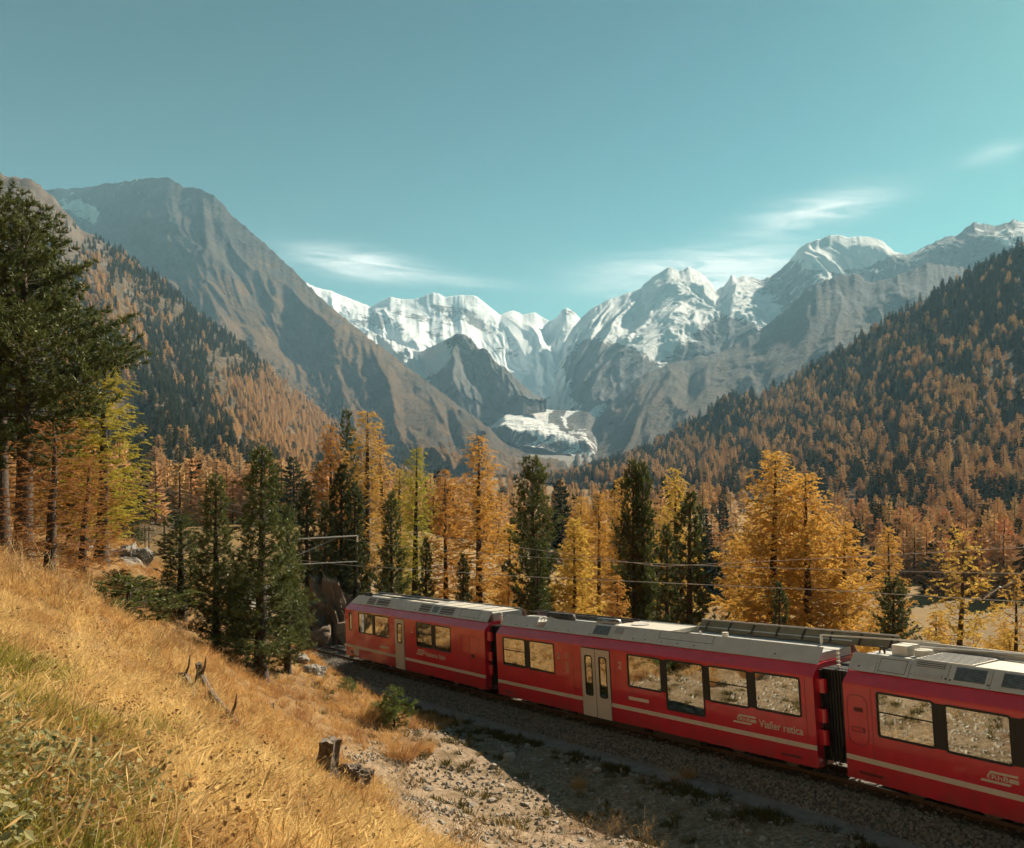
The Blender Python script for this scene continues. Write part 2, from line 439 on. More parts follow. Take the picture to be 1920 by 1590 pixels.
tag(strip('track_bed', [(-3.75, -0.60), (-3.3, -0.32), (-2.7, -0.16), (-1.3, -0.13), (-0.1, -0.14), (0.35, -0.17), (0.72, -0.30), (1.02, -0.43)], -75, 45, MAT['ballast'], jag=0.05), kind='structure')
print('ground', round(time.time()-T0, 1))

# ------------------------------------------------------------------ mountains and hillsides
def loft(name, base, crest, nu, nv, relief, q=1.0, back=0.35, jag=0.0, gully=(300.0, 900.0), seed=50, px0=None, px1=None, foot=0.10, k=1.0):
    base = np.array(base, float); crest = np.array(crest, float)
    base[:, 2] *= k; crest[:, 2] *= k; relief *= k; gully = (gully[0]*k, gully[1]*k)
    px = np.linspace(px0 if px0 is not None else max(base[0, 0], crest[0, 0]), px1 if px1 is not None else min(base[-1, 0], crest[-1, 0]), nu)
    pb, db = np.interp(px, base[:, 0], base[:, 1]), np.interp(px, base[:, 0], base[:, 2])
    pc, dc = np.interp(px, crest[:, 0], crest[:, 1]), np.interp(px, crest[:, 0], crest[:, 2])
    if jag: pc = pc + jag*(fbm(px/9.0, px*0, 4, seed+3, 0.6, True)-0.55)*2
    def blur(a, sg):
        kk = np.arange(-int(3*sg), int(3*sg)+1); w_ = np.exp(-0.5*(kk/sg)**2); w_ /= w_.sum()
        return np.convolve(np.pad(a, len(kk)//2, mode='reflect', reflect_type='odd'), w_, 'valid')
    sg = max(2.0, 45.0/((px[-1]-px[0])/(nu-1))); pcs, dcs = blur(pc, sg), blur(dc, sg)
    t = np.linspace(-foot, 1.0, nv)
    T, PXg = np.meshgrid(t, px)
    e_ = np.clip(T, 0, 1)**5
    PY = pb[:, None]+(pcs-pb)[:, None]*T+(pc-pcs)[:, None]*e_
    D = np.where(T >= 0, db[:, None]+(dcs-db)[:, None]*np.abs(T)**q+(dc-dcs)[:, None]*e_, db[:, None]*(1+0.6*T))
    X = (PXg-960)/F_PX*D; Y = D.copy(); Z = -(PY-HOR)/F_PX*D
    U = np.cumsum(np.hypot(np.gradient(X[:, -1]), np.gradient(Y[:, -1])))[:, None]+0*T
    W = (1-T)*(Z[:, -1]-Z[:, 0])[:, None]
    gs = gully[0]
    wu = 1.1*(fbm(U/(gs*1.6), W/(gs*1.6), 4, seed+20)-0.5); ww = 1.1*(fbm(U/(gs*1.6)+40, W/(gs*1.6)+9, 4, seed+24)-0.5)
    r1 = fbm(U/gs+wu*1.6, W/gully[1]+ww*1.6, 7, seed, 0.52, True)
    r2 = fbm(U/gs*0.35+5, W/gs*0.3, 4, seed+30, 0.5, False)
    env = np.clip((1-T)*6.0, 0.05, 1)*np.clip((T+foot)*8, 0, 1)
    disp = relief*np.clip(D/900.0, 0.05, 1)*env*((r1-0.55)*1.5+(r2-0.5)*1.3)
    Y2 = Y - disp; X2 = X + (X/Y)*(-disp)*0.5; Z2 = Z + disp*0.35
    # back slope
    kb = 8; Bk = []
    for j in range(1, kb+1):
        tt = j/kb
        Db = dc*(1+back*tt); zz = Z2[:, -1]*(1-0.75*tt**0.9)-60*tt
        Bk.append(np.stack([(px-960)/F_PX*Db, Db, zz], -1))
    P = np.concatenate([np.stack([X2, Y2, Z2], -1), np.stack(Bk, 1)], 1)
    me = mesh_np(name, P.reshape(-1, 3), [grid_faces(P.shape[0], P.shape[1])[:, ::-1]], smooth=True)
    ext = lambda A: np.concatenate([A, np.repeat(A[:, -1:], kb, 1)], 1)
    info = dict(P=P[:, :nv], T=T, PX=PXg, PY=-(P[:, :nv, 2]/P[:, :nv, 1])*F_PX+HOR, me=me, ext=ext, r1=r1, W=W, U=U)
    info['IX'] = 960+F_PX*P[:, :nv, 0]/P[:, :nv, 1]
    o = tag(obj(name, me), kind='structure')
    info['o'] = o
    return info

def terrain_mat(name, rock, rock2, veg, veg2, snow=(0.80, 0.82, 0.83), nscale=0.01, bump=0.8, bdist=25.0, snow_edge=0.06):
    m, N, L, out = new_mat(name)
    p = N.new('ShaderNodeBsdfPrincipled'); p.inputs['Roughness'].default_value = 0.95; p.inputs['Specular IOR Level'].default_value = 0.1
    c = mixc(N, L, noise_fac(N, L, nscale, 7, 0.38, 0.62, rough=0.65), rock, rock2)
    vg = mixc(N, L, noise_fac(N, L, nscale*0.8, 6, 0.38, 0.62, rough=0.65), veg, veg2)
    vf = nmath(N, L, 'ADD', attr(N, 'veg'), nmath(N, L, 'MULTIPLY', nmath(N, L, 'SUBTRACT', noise_fac(N, L, nscale*2, 6, 0.28, 0.72, rough=0.68), 0.5), 1.2))
    mr = N.new('ShaderNodeMapRange'); mr.inputs[1].default_value = 0.38; mr.inputs[2].default_value = 0.62; L.new(vf, mr.inputs[0])
    c = mixc(N, L, mr.outputs[0], c, vg)
    sf = nmath(N, L, 'ADD', attr(N, 'snow'), nmath(N, L, 'MULTIPLY', nmath(N, L, 'SUBTRACT', noise_fac(N, L, nscale*1.6, 7, 0.28, 0.72, rough=0.72), 0.5), 1.25))
    ms = N.new('ShaderNodeMapRange'); ms.inputs[1].default_value = 0.5-snow_edge; ms.inputs[2].default_value = 0.5+snow_edge; L.new(sf, ms.inputs[0])
    c = mixc(N, L, ms.outputs[0], c, snow)
    fine = noise_fac(N, L, nscale*9, 6, 0.3, 0.7, rough=0.75)
    c = mixc(N, L, nmath(N, L, 'MULTIPLY', nmath(N, L, 'SUBTRACT', 1.0, ms.outputs[0]), 0.75), c, mixc(N, L, fine, (0.45, 0.45, 0.45), (1.25, 1.22, 1.18)), 'MULTIPLY')
    L.new(c, p.inputs['Base Color'])
    b = N.new('ShaderNodeBump'); b.inputs['Strength'].default_value = bump; b.inputs['Distance'].default_value = bdist*1.6
    L.new(nmath(N, L, 'ADD', noise_fac(N, L, nscale*1.3, 7, 0, 1, rough=0.66), nmath(N, L, 'MULTIPLY', fine, 0.10)), b.inputs['Height']); L.new(b.outputs[0], p.inputs['Normal'])
    L.new(p.outputs[0], out.inputs[0])
    return m

def ell(ix, iy, cx, cyy, rx, ry, tilt=0.0, soft=0.35):
    dx = ix-cx; dy = iy-cyy
    a = R(tilt); u = dx*math.cos(a)+dy*math.sin(a); w = -dx*math.sin(a)+dy*math.cos(a)
    return 1-sstep(np.sqrt((u/rx)**2+(w/ry)**2), 1-soft, 1+soft)

# left forested hillside
HA = loft('forest_hillside', [(-520,1000,100),(0,985,120),(250,1000,140),(330,975,190),(450,940,330),(600,915,560),(700,900,850),(790,893,1100)],
          [(-520,190,1450),(-150,290,1550),(0,325,1600),(45,336,1610),(72,345,1620),(110,382,1640),(150,428,1660),(215,466,1690),(300,524,1720),(380,592,1750),(450,642,1780),(500,690,1800),(560,742,1830),(620,792,1850),(680,842,1880),(790,890,1950)],
          230, 110, 60, jag=6, gully=(220, 300), seed=50)
ix, iy = HA['IX'], HA['PY']
veg = 0.62 - 0.65*ell(ix, iy, 60, 400, 90, 70) - 0.5*ell(ix, iy, 150, 480, 60, 70)
fattr(HA['me'], 'veg', HA['ext'](veg)); fattr(HA['me'], 'snow', HA['ext'](veg*0-0.6))
HA['me'].materials.append(terrain_mat('hillside_ground', (0.17, 0.14, 0.115), (0.085, 0.07, 0.058), (0.13, 0.088, 0.042), (0.07, 0.052, 0.028), nscale=0.03, bdist=6))

# right forested hillside
HF = loft('forest_hillside', [(1010,905,1250),(1200,905,900),(1500,925,640),(1750,985,480),(1920,1010,420),(2500,1060,330)],
          [(1010,905,1500),(1080,890,1520),(1150,868,1520),(1200,851,1510),(1280,806,1500),(1330,770,1500),(1365,745,1490),(1420,742,1480),(1480,716,1470),(1560,668,1460),(1650,612,1450),(1750,553,1450),(1850,497,1450),(1920,458,1450),(2500,150,1450)],
          220, 100, 45, jag=3, gully=(320, 450), seed=150)
fattr(HF['me'], 'veg', HF['ext'](HF['T']*0+0.7)); fattr(HF['me'], 'snow', HF['ext'](HF['T']*0-0.6))
HF['me'].materials.append(terrain_mat('dark_hillside_ground', (0.08, 0.065, 0.05), (0.05, 0.042, 0.034), (0.075, 0.05, 0.028), (0.045, 0.033, 0.02), nscale=0.03, bdist=6))

# big bare mountain on the left
HB = loft('mountain', [(-200,900,1900),(300,890,1900),(600,885,1750),(800,884,1650),(1000,884,1700),(1130,884,2100)],
          [(-200,345,5400),(60,360,5200),(105,352,5000),(150,350,4950),(200,345,4850),(240,338,4750),(280,333,4650),(312,331,4600),(345,350,4520),(365,352,4480),(400,364,4400),(440,408,4330),(500,458,4250),(560,516,4150),(600,556,4050),(650,600,3950),(700,640,3800),(750,678,3650),(800,714,3500),(850,752,3350),(900,792,3200),(930,816,3050),(960,836,2900),(1000,856,2700),(1130,880,2500)],
          400, 250, 210, jag=4, gully=(520, 560), seed=250)
ix, iy = HB['IX'], HB['PY']
alt = HB['P'][..., 2]
veg = sstep(-alt, -1350, -300)*0.95 - 0.45*ell(ix, iy, 900, 810, 130, 60) + 0.25*ell(ix, iy, 830, 795, 60, 18, 20)
snow = -0.62 + 0.62*sstep(alt, 950, 1550)*(0.4+0.9*(HB['r1'] < 0.5)) + 0.75*ell(ix, iy, 165, 400, 50, 16, 25) + 0.3*ell(ix, iy, 320, 340, 60, 20) + 0.3*ell(ix, iy, 460, 430, 70, 14, 42)
fattr(HB['me'], 'veg', HB['ext'](veg)); fattr(HB['me'], 'snow', HB['ext'](snow))
HB['me'].materials.append(terrain_mat('bare_mountain_rock', (0.105, 0.088, 0.072), (0.04, 0.035, 0.031), (0.19, 0.112, 0.05), (0.095, 0.06, 0.03), nscale=0.006, bdist=45, bump=1.0))

# far snow peaks
HC = loft('mountain', [(480,660,7600),(600,680,7600),(690,700,7400),(800,735,7000),(900,770,6400),(1000,800,5900),(1160,800,5900)],
          [(480,500,11000),(560,525,11000),(590,538,10800),(622,546,10700),(660,561,10600),(685,571,10500),(697,575,10500),(714,565,10400),(732,555,10300),(745,559,10300),(760,562,10300),(791,557,10300),(800,552,10300),(813,548,10300),(825,551,10300),(832,556,10300),(848,555,10300),(861,553,10300),(888,553,10300),(895,557,10300),(907,566,10300),(926,582,10300),(938,590,10400),(957,582,10600),(970,584,10600),(979,590,10600),(1004,586,10600),(1029,601,10300),(1043,597,10000),(1051,584,9900),(1056,579,9900),(1063,577,9900),(1075,583,9900),(1088,597,9900),(1160,640,9900)],
          380, 230, 330, jag=1.5, gully=(1500, 1200), seed=350, q=1.3, k=0.72)
ix, iy = HC['IX'], HC['PY']
snow = 1.25+0*ix
for e in [(840,598,70,22,8),(905,612,30,12,30),(720,600,40,14,20),(690,607,36,10,10),(812,625,24,9,10),(1066,588,18,10,0),(955,650,18,30,-25),(930,655,12,9,0),(850,580,60,6,8),(760,590,40,6,15)]:
    snow = snow-0.62*ell(ix, iy, *e[:4], tilt=e[4], soft=0.7)
snow = snow-0.45*sstep(HC['r1'], 0.66, 0.8)*sstep(iy, 570, 600)
fattr(HC['me'], 'veg', HC['ext'](ix*0-0.6)); fattr(HC['me'], 'snow', HC['ext'](snow))
HC['me'].materials.append(terrain_mat('snow_peak', (0.20, 0.19, 0.18), (0.12, 0.115, 0.11), (0.2, 0.2, 0.2), (0.1, 0.1, 0.1), nscale=0.006, bdist=30, bump=0.5))

# rocky ridge in front of the snow peaks
HR = loft('mountain', [(560,760,4900),(700,772,4900),(850,776,4900),(940,776,4900),(1000,774,4900),(1024,772,4900)],
          [(560,560,6600),(600,596,6500),(650,622,6400),(700,622,6300),(740,642,6200),(790,660,6100),(812,652,6050),(836,640,6000),(858,632,6000),(878,646,5950),(896,668,5900),(925,700,5800),(960,730,5650),(988,754,5500),(1006,766,5400),(1024,771,5200)],
          240, 170, 360, jag=4, gully=(600, 600), seed=450, k=0.75)
ix, iy = HR['IX'], HR['PY']
snow = 0.10 + 1.4*ell(ix, iy, 762, 650, 100, 34, 14, 0.5) + 0.5*ell(ix, iy, 800, 700, 70, 30, 30, 0.8) - 0.9*ell(ix, iy, 880, 700, 60, 60, 35, 0.5) - 0.7*ell(ix, iy, 800, 628, 22, 10)
fattr(HR['me'], 'veg', HR['ext'](0.1+0*ix)); fattr(HR['me'], 'snow', HR['ext'](snow))
HR['me'].materials.append(terrain_mat('ridge_rock', (0.19, 0.18, 0.17), (0.10, 0.096, 0.092), (0.12, 0.105, 0.085), (0.085, 0.075, 0.06), nscale=0.006, bdist=40, bump=1.0))

# snow capped massif right of the glacier
HD = loft('mountain', [(990,790,6000),(1040,792,5900),(1090,780,5600),(1200,770,5400),(1400,760,5200),(1700,720,5200),(2150,680,5200)],
          [(990,775,7600),(1010,750,7900),(1040,700,8300),(1060,640,8800),(1075,612,9000),(1090,595,9200),(1113,577,9300),(1135,566,9350),(1159,556,9400),(1200,543,9400),(1214,527,9400),(1232,513,9400),(1246,507,9400),(1258,500,9400),(1266,505,9400),(1274,509,9400),(1292,500,9400),(1303,506,9400),(1315,513,9400),(1333,531,9400),(1342,546,9400),(1349,540,9300),(1356,539,9300),(1364,528,9200),(1372,516,9200),(1381,523,9200),(1398,518,9200),(1416,520,9100),(1425,526,9100),(1448,517,9000),(1465,504,8900),(1480,490,8800),(1498,467,8700),(1515,456,8600),(1535,449,8500),(1550,443,8500),(1567,440,8500),(1590,445,8500),(1636,446,8500),(1654,452,8400),(1665,462,8400),(1677,474,8300),(1700,478,8200),(1727,467,8000),(1752,455,7900),(1773,444,7800),(1792,444,7700),(1824,418,7600),(1845,420,7600),(1865,424,7600),(1885,419,7500),(1902,412,7500),(1920,418,7500),(2150,360,7500)],
          460, 250, 400, jag=3, gully=(1000, 900), seed=550, q=1.15, k=0.68)
ix, iy = HD['IX'], HD['PY']
snow = 0.62+0*ix
for e, w in [((1140,605,80,50,-20),0.9),((1240,570,110,60,-20),0.8),((1290,600,80,60,30),0.5),((1585,465,90,32,0),1.0),((1390,560,45,34,10),0.6),((1440,600,22,36,15),0.6),((1200,730,75,20,-15),0.6),((1060,700,22,60,10),0.6),((1225,650,30,60,20),0.3),((1900,450,60,20,10),0.25)]:
    snow = snow+w*ell(ix, iy, *e[:4], tilt=e[4], soft=0.6)
for e, w in [((1130,690,72,62,0),1.5),((1180,715,50,42,20),0.9),((1310,545,30,30,30),0.35),((1330,600,60,34,40),0.5),((1470,540,60,60,-45),0.35),((1700,540,180,60,-15),0.55),((1360,640,90,40,-10),0.6),((1350,700,160,60,-15),0.7),((1840,470,90,60,0),0.4),((1640,480,60,14,10),0.3)]:
    snow = snow-w*ell(ix, iy, *e[:4], tilt=e[4], soft=0.5)
fattr(HD['me'], 'veg', HD['ext'](ix*0-0.4)); fattr(HD['me'], 'snow', HD['ext'](snow))
HD['me'].materials.append(terrain_mat('massif_rock', (0.16, 0.16, 0.16), (0.085, 0.085, 0.086), (0.2, 0.17, 0.13), (0.12, 0.10, 0.08), nscale=0.006, bdist=45, bump=0.9))

# brown mid ridge on the right
HE = loft('mountain', [(1030,880,2500),(1100,882,2400),(1300,890,2300),(1600,880,2200),(2200,850,2200)],
          [(1030,878,3700),(1070,862,3900),(1095,838,4200),(1112,800,4400),(1130,772,4500),(1160,738,4600),(1210,701,4700),(1269,678,4800),(1310,670,4850),(1352,662,4900),(1390,640,4900),(1420,621,4900),(1450,600,4900),(1480,576,4900),(1517,540,4900),(1545,526,4900),(1567,519,4900),(1608,512,4900),(1627,528,4900),(1660,526,4900),(1700,510,4900),(1740,492,4900),(1780,500,4900),(1830,505,4900),(2200,420,4900)],
          340, 210, 220, jag=4, gully=(600, 650), seed=650, k=0.82)
ix, iy = HE['IX'], HE['PY']
alt = HE['P'][..., 2]
fattr(HE['me'], 'veg', HE['ext'](0.75*sstep(-alt, -1000, -300))); fattr(HE['me'], 'snow', HE['ext'](-0.75+0.5*sstep(alt, 900, 1300)*(HE['r1'] < 0.5)))
HE['me'].materials.append(terrain_mat('brown_ridge', (0.12, 0.115, 0.11), (0.06, 0.058, 0.056), (0.13, 0.10, 0.07), (0.085, 0.068, 0.05), nscale=0.006, bdist=40, bump=1.0))

# glacier tongue: an ice sheet lying in the valley head
gl_top = np.array([(918,776,5600),(935,769,5900),(970,765,6100),(1010,763,6200),(1050,763,6200),(1085,763,6100),(1104,766,5900),(1130,772,5800)], float)
gl_bot = np.array([(918,782,4900),(935,797,4400),(970,811,4050),(1010,815,3950),(1050,822,3850),(1080,832,3750),(1104,836,3700),(1130,838,3700)], float)
def inlet(px): return np.interp(px, [900, 1026, 1040, 1060, 1078, 1104], [0, 0, 0.0, 0, 0, 0])
nu, nv = 150, 70
pxs = np.linspace(918, 1130, nu); tt = np.linspace(0, 1, nv)
Tg, Pg = np.meshgrid(tt, pxs)
d0 = np.interp(pxs, gl_top[:, 0], gl_top[:, 2])[:, None]; d1 = np.interp(pxs, gl_bot[:, 0], gl_bot[:, 2])[:, None]; d0, d1 = d0*0.62, d1*0.70
y0 = np.interp(pxs, gl_top[:, 0], gl_top[:, 1])[:, None]; y1 = np.interp(pxs, gl_bot[:, 0], gl_bot[:, 1])[:, None]
Dg = d0+(d1-d0)*Tg; Yp = y0+(y1-y0)*Tg
Xg = (Pg-960)/F_PX*Dg; Zg = -(Yp-HOR)/F_PX*Dg
Zg = Zg+22*(fbm(Xg/90, Dg/60, 5, 71, 0.55, True)-0.6)
edge = np.minimum(np.minimum(Pg-918, 1130-Pg)/34, np.minimum(Tg, 1-Tg)*8)
Zg = Zg-45*(1-sstep(edge, 0, 1.0))
xr = np.interp(Yp, [763, 770, 778, 786, 795, 805, 815, 830, 836], [1050, 1040, 1031, 1027, 1034, 1052, 1071, 1092, 1096])
lo = np.interp(Pg, [918, 940, 975, 1010, 1050, 1090], [781, 795, 808, 812, 817, 831])
wob = 9*(fbm(Pg/14, Yp/7, 4, 77)-0.5)
ice = np.minimum(np.clip((xr+wob-Pg)/5, -1, 1), np.clip((lo+wob*0.4-Yp)/2.5, -1, 1))
x2 = np.interp(Yp, [763, 768, 775, 785, 800], [1082, 1078, 1068, 1058, 1061]); w2 = np.interp(Yp, [763, 768, 775, 785, 800, 806], [16, 13, 9, 6, 3, 0])
ice = np.maximum(ice, np.clip((w2+wob*0.4-np.abs(Pg-x2))/4, -1, 1)*(Yp < 803))
ice = 0.42+0.55*ice
me = mesh_np('glacier', np.stack([Xg, Dg, Zg], -1).reshape(-1, 3), [grid_faces(nu, nv)], [terrain_mat('glacier_ice', (0.17, 0.16, 0.15), (0.10, 0.095, 0.09), (0.2, 0.2, 0.2), (0.1, 0.1, 0.1), snow=(0.80, 0.80, 0.78), nscale=0.012, bdist=25)], smooth=True)
fattr(me, 'veg', ice*0-0.6); fattr(me, 'snow', ice)
tag(obj('glacier', me), kind='structure')
print('mountains', round(time.time()-T0, 1))

# ------------------------------------------------------------------ tree builders
def tubes_np(polys, n=4):
    V = []; F = []; b = 0
    for pts, rad in polys:
        pts = np.asarray(pts, float); k = len(pts); rad = np.broadcast_to(np.asarray(rad, float), (k,))
        d = np.gradient(pts, axis=0); d /= np.linalg.norm(d, axis=1, keepdims=True)+1e-9
        ref = np.where(np.abs(d[:, 2:3]) < 0.9, np.array([[0, 0, 1.0]]), np.array([[1.0, 0, 0]]))
        u = np.cross(d, ref); u /= np.linalg.norm(u, axis=1, keepdims=True)+1e-9; w = np.cross(d, u)
        a = np.arange(n)*2*np.pi/n
        ring = pts[:, None]+(u[:, None]*np.cos(a)[None, :, None]+w[:, None]*np.sin(a)[None, :, None])*rad[:, None, None]
        V.append(ring.reshape(-1, 3))
        i = np.arange(k-1)[:, None]*n; j = np.arange(n)[None, :]; j2 = (j+1) % n
        F.append((b+np.stack([i+j, i+j2, i+n+j2, i+n+j], -1)).reshape(-1, 4)); b += k*n
    return np.concatenate(V), np.concatenate(F)

def unit(a): return a/(np.linalg.norm(a, axis=-1, keepdims=True)+1e-9)

def tris_from(base, ax, side, ln, wd):
    """thin triangles: base points, axis directions, side directions"""
    n = len(base)
    V = np.stack([base-side*wd[:, None], base+side*wd[:, None], base+ax*ln[:, None]], 1).reshape(-1, 3)
    return V, np.arange(3*n).reshape(-1, 3)

def make_larch(seed, H=12.0, Rm=2.4, nb=120, t0=0.12, dens=1.0, taper=0.9, top_round=0.0, droop=0.25, upturn=0.45, tuft=0.115, tw=0.016):
    g = np.random.default_rng(seed)
    lean = g.normal(0, 0.012, 2)
    zs = np.linspace(0, 1, 12)
    wob = np.cumsum(g.normal(0, 0.02, (12, 2)), 0)
    trunk = np.stack([wob[:, 0]+lean[0]*zs*H, wob[:, 1]+lean[1]*zs*H, zs*H], -1)
    tr = 0.018*H*(1-zs)**0.85+0.012; tr[0] *= 1.35
    tv, tf = tubes_np([(trunk, tr)], 8)
    polys = []; tb = []; tax = []; tln = []
    ga = g.random()*6
    for i in range(nb):
        t = t0+(1-t0)*(i+g.random())/nb
        ga += 2.4+g.normal(0, 0.35)
        prof = (1-t)**taper if top_round == 0 else np.sqrt(max(0, 1-((t-t0)/(1-t0))**2))*top_round+(1-top_round)*(1-t)**taper
        low = min(1.0, 0.55+(t-t0)/0.18) if t < t0+0.1 else 1.0
        Ln = Rm*prof*low*(0.42+0.72*g.random())+0.18
        p0 = np.array([np.interp(t, zs, trunk[:, 0]), np.interp(t, zs, trunk[:, 1]), t*H])
        dr = np.array([math.cos(ga), math.sin(ga), 0.0])
        q = np.linspace(0, 1, 7)
        rise = (0.10+0.55*t)*Ln
        rise *= g.uniform(0.3, 1.6)
        zc = rise*q-droop*g.uniform(0.3, 1.9)*Ln*np.sin(q*np.pi*0.75)*(1-t)+upturn*g.uniform(0.5, 1.5)*Ln*0.35*q**3
        side = np.array([-dr[1], dr[0], 0])*g.normal(0, 0.14)*Ln
        pts = p0+dr*(Ln*q)[:, None]+side*(q**2)[:, None]+np.array([0, 0, 1.0])*zc[:, None]
        polys.append((pts, (0.008+0.014*Ln/Rm)*(1-0.85*q)))
        # twigs
        nt = max(3, int(Ln*7.5*dens))
        for k in range(nt):
            u = 0.14+0.86*((k+g.random())/nt)
            bp = np.array([np.interp(u, q, pts[:, c]) for c in range(3)])
            tdir = unit(dr*0.55+np.array([-dr[1], dr[0], 0])*g.choice([-1, 1])*(0.5+0.6*g.random())+np.array([0, 0, g.normal(-0.12, 0.28)]))
            tl = (0.22+0.34*g.random())*(0.5+0.7*(1-u*0.5))*min(1, 0.5+Ln/2.0)
            m_ = max(2, int(tl*72*dens))
            r = g.random(m_)[:, None]*tl
            tb.append(bp+tdir*r-np.array([0, 0, 1])*0.25*r**2); tax.append(np.repeat(tdir[None], m_, 0)); tln.append(np.full(m_, tuft)*(0.6+0.8*g.random(m_)))
            if k % 3 == 0: polys.append((np.stack([bp, bp+tdir*tl*0.55, bp+tdir*tl-np.array([0, 0, 0.25*tl*tl])]), np.array([0.006, 0.004, 0.002])))
        # tufts along the branch itself
        m_ = max(2, int(Ln*18*dens))
        u = 0.12+0.88*g.random(m_)
        tb.append(np.stack([np.interp(u, q, pts[:, c]) for c in range(3)], -1)); tax.append(np.repeat(dr[None], m_, 0)); tln.append(np.full(m_, tuft)*(0.6+0.8*g.random(m_)))
    bv, bf = tubes_np(polys, 3)
    tb = np.concatenate(tb); tax = np.concatenate(tax); tln = np.concatenate(tln); n = len(tb)
    ax = unit(tax*0.5+g.normal(0, 0.7, (n, 3))+np.array([0, 0, 0.15])); sd = unit(np.cross(ax, g.normal(0, 1, (n, 3))))
    cv, cf = tris_from(tb-ax*tln[:, None]*0.4, ax, sd, tln, tw*(0.7+0.6*g.random(n)))
    return dict(trunk=mesh_np('larch_trunk', tv, [tf], [MAT['bark']], smooth=True), branches=mesh_np('larch_branches', bv, [bf], [MAT['branch']]),
                crown=mesh_np('larch_crown', cv, [cf], [MAT['larch']]), H=H, R=Rm, n=len(cf))

def make_pine(seed, H=10.0, Rm=1.6, nb=110, t0=0.08, shape='cone', needles=11, nlen=0.17, nwid=0.012, sub=5, bare=0.30, tr0=0.022, bend=None):
    g = np.random.default_rng(seed)
    zs = np.linspace(0, 1, 12); wob = np.cumsum(g.normal(0, 0.015, (12, 2)), 0)
    trunk = np.stack([wob[:, 0], wob[:, 1], zs*H], -1)
    tr = tr0*H*(1-zs)**0.8+0.012; tr[0] *= 1.25
    tv, tf = tubes_np([(trunk, tr)], 9)
    polys = []; B = []; DX = []
    ga = g.random()*6
    lumps = g.random(40)*0.75+0.5
    for i in range(nb):
        t = t0+(0.99-t0)*(i+g.random())/nb
        ga += 2.4+g.normal(0, 0.4)
        x = (t-t0)/(1-t0)
        if shape == 'cone': prof = min(1, x*5+0.55)*(1-x)**0.75
        elif shape == 'column': prof = min(1, x*4+0.5)*(1-x**3.2)*0.9+0.05
        else: prof = (0.35+0.65*min(1, x*3))*(1-x**2.2)+0.05
        Ln = Rm*prof*lumps[int(x*24)]*(0.65+0.5*g.random())+0.12
        p0 = np.array([np.interp(t, zs, trunk[:, 0]), np.interp(t, zs, trunk[:, 1]), t*H])
        dr = np.array([math.cos(ga), math.sin(ga), 0.0]); q = np.linspace(0, 1, 6)
        el0 = {'cone': -0.10+0.65*x, 'column': 0.0+0.6*x, 'tier': -0.14+0.5*x}[shape]
        zc = Ln*(el0*q+(0.16 if shape == 'tier' else 0.30)*q**2.4)
        pts = p0+dr*(Ln*q*(1-0.12*q))[:, None]+np.array([0, 0, 1.0])*zc[:, None]
        polys.append((pts, (0.010+0.016*Ln/Rm)*(1-0.8*q)))
        def brushes(P_, u0, step, dd, jit):
            ln_ = np.linalg.norm(P_[-1]-P_[0]); k_ = max(2, int(ln_*(1-u0)/step))
            qq = np.linspace(0, 1, len(P_))
            for uu in u0+(1-u0)*(np.arange(k_)+g.random(k_))/k_:
                bp = np.array([np.interp(uu, qq, P_[:, c]) for c in range(3)])
                td = unit(dd*0.6+g.normal(0, jit, 3)+np.array([0, 0, 0.45]))
                B.append(bp+td*0.05); DX.append(td)
                if g.random() < 0.6: B.append(bp+td*(0.10+0.1*g.random())); DX.append(td)
        brushes(pts, bare, 0.15*5/sub, dr, 0.5)
        ns = int(Ln*(2.2+0.25*sub))
        for k in range(ns):
            u = max(0.2, bare*0.8)+(0.95-max(0.2, bare*0.8))*((k+g.random())/ns)
            bp = np.array([np.interp(u, q, pts[:, c]) for c in range(3)])
            sdv = np.array([-dr[1], dr[0], 0])*(1 if k % 2 else -1)
            td = unit(dr*0.6+sdv*(0.5+0.5*g.random())+np.array([0, 0, g.normal(0.12, 0.15)]))
            tl = Ln*(0.22+0.25*g.random())*(1.15-0.6*u)+0.10
            qs = np.linspace(0, 1, 4); P_ = bp+td*(tl*qs)[:, None]+np.array([0, 0, 0.25*tl])*(qs**2)[:, None]
            polys.append((P_, np.array([0.010, 0.008, 0.006, 0.003])))
            brushes(P_, 0.25, 0.13*5/sub, td, 0.5)
        B.append(pts[-1]); DX.append(unit(dr+np.array([0, 0, 0.9])))
    bv, bf = tubes_np(polys, 3)
    B = np.array(B); DX = np.array(DX)
    B = np.repeat(B, needles, 0); DX = np.repeat(DX, needles, 0); n = len(B)
    ax = unit(DX*0.75+g.normal(0, 0.55, (n, 3))+np.array([0, 0, 0.15])); sd = unit(np.cross(ax, g.normal(0, 1, (n, 3))))
    ln = nlen*(0.7+0.6*g.random(n))
    cv, cf = tris_from(B, ax, sd, ln, np.full(n, nwid)*(0.7+0.6*g.random(n)))
    return dict(trunk=mesh_np('pine_trunk', tv, [tf], [MAT['bark']], smooth=True), branches=mesh_np('pine_branches', bv, [bf], [MAT['branch']]),
                crown=mesh_np('pine_crown', cv, [cf], [MAT['pine']]), H=H, R=Rm, n=len(cf))

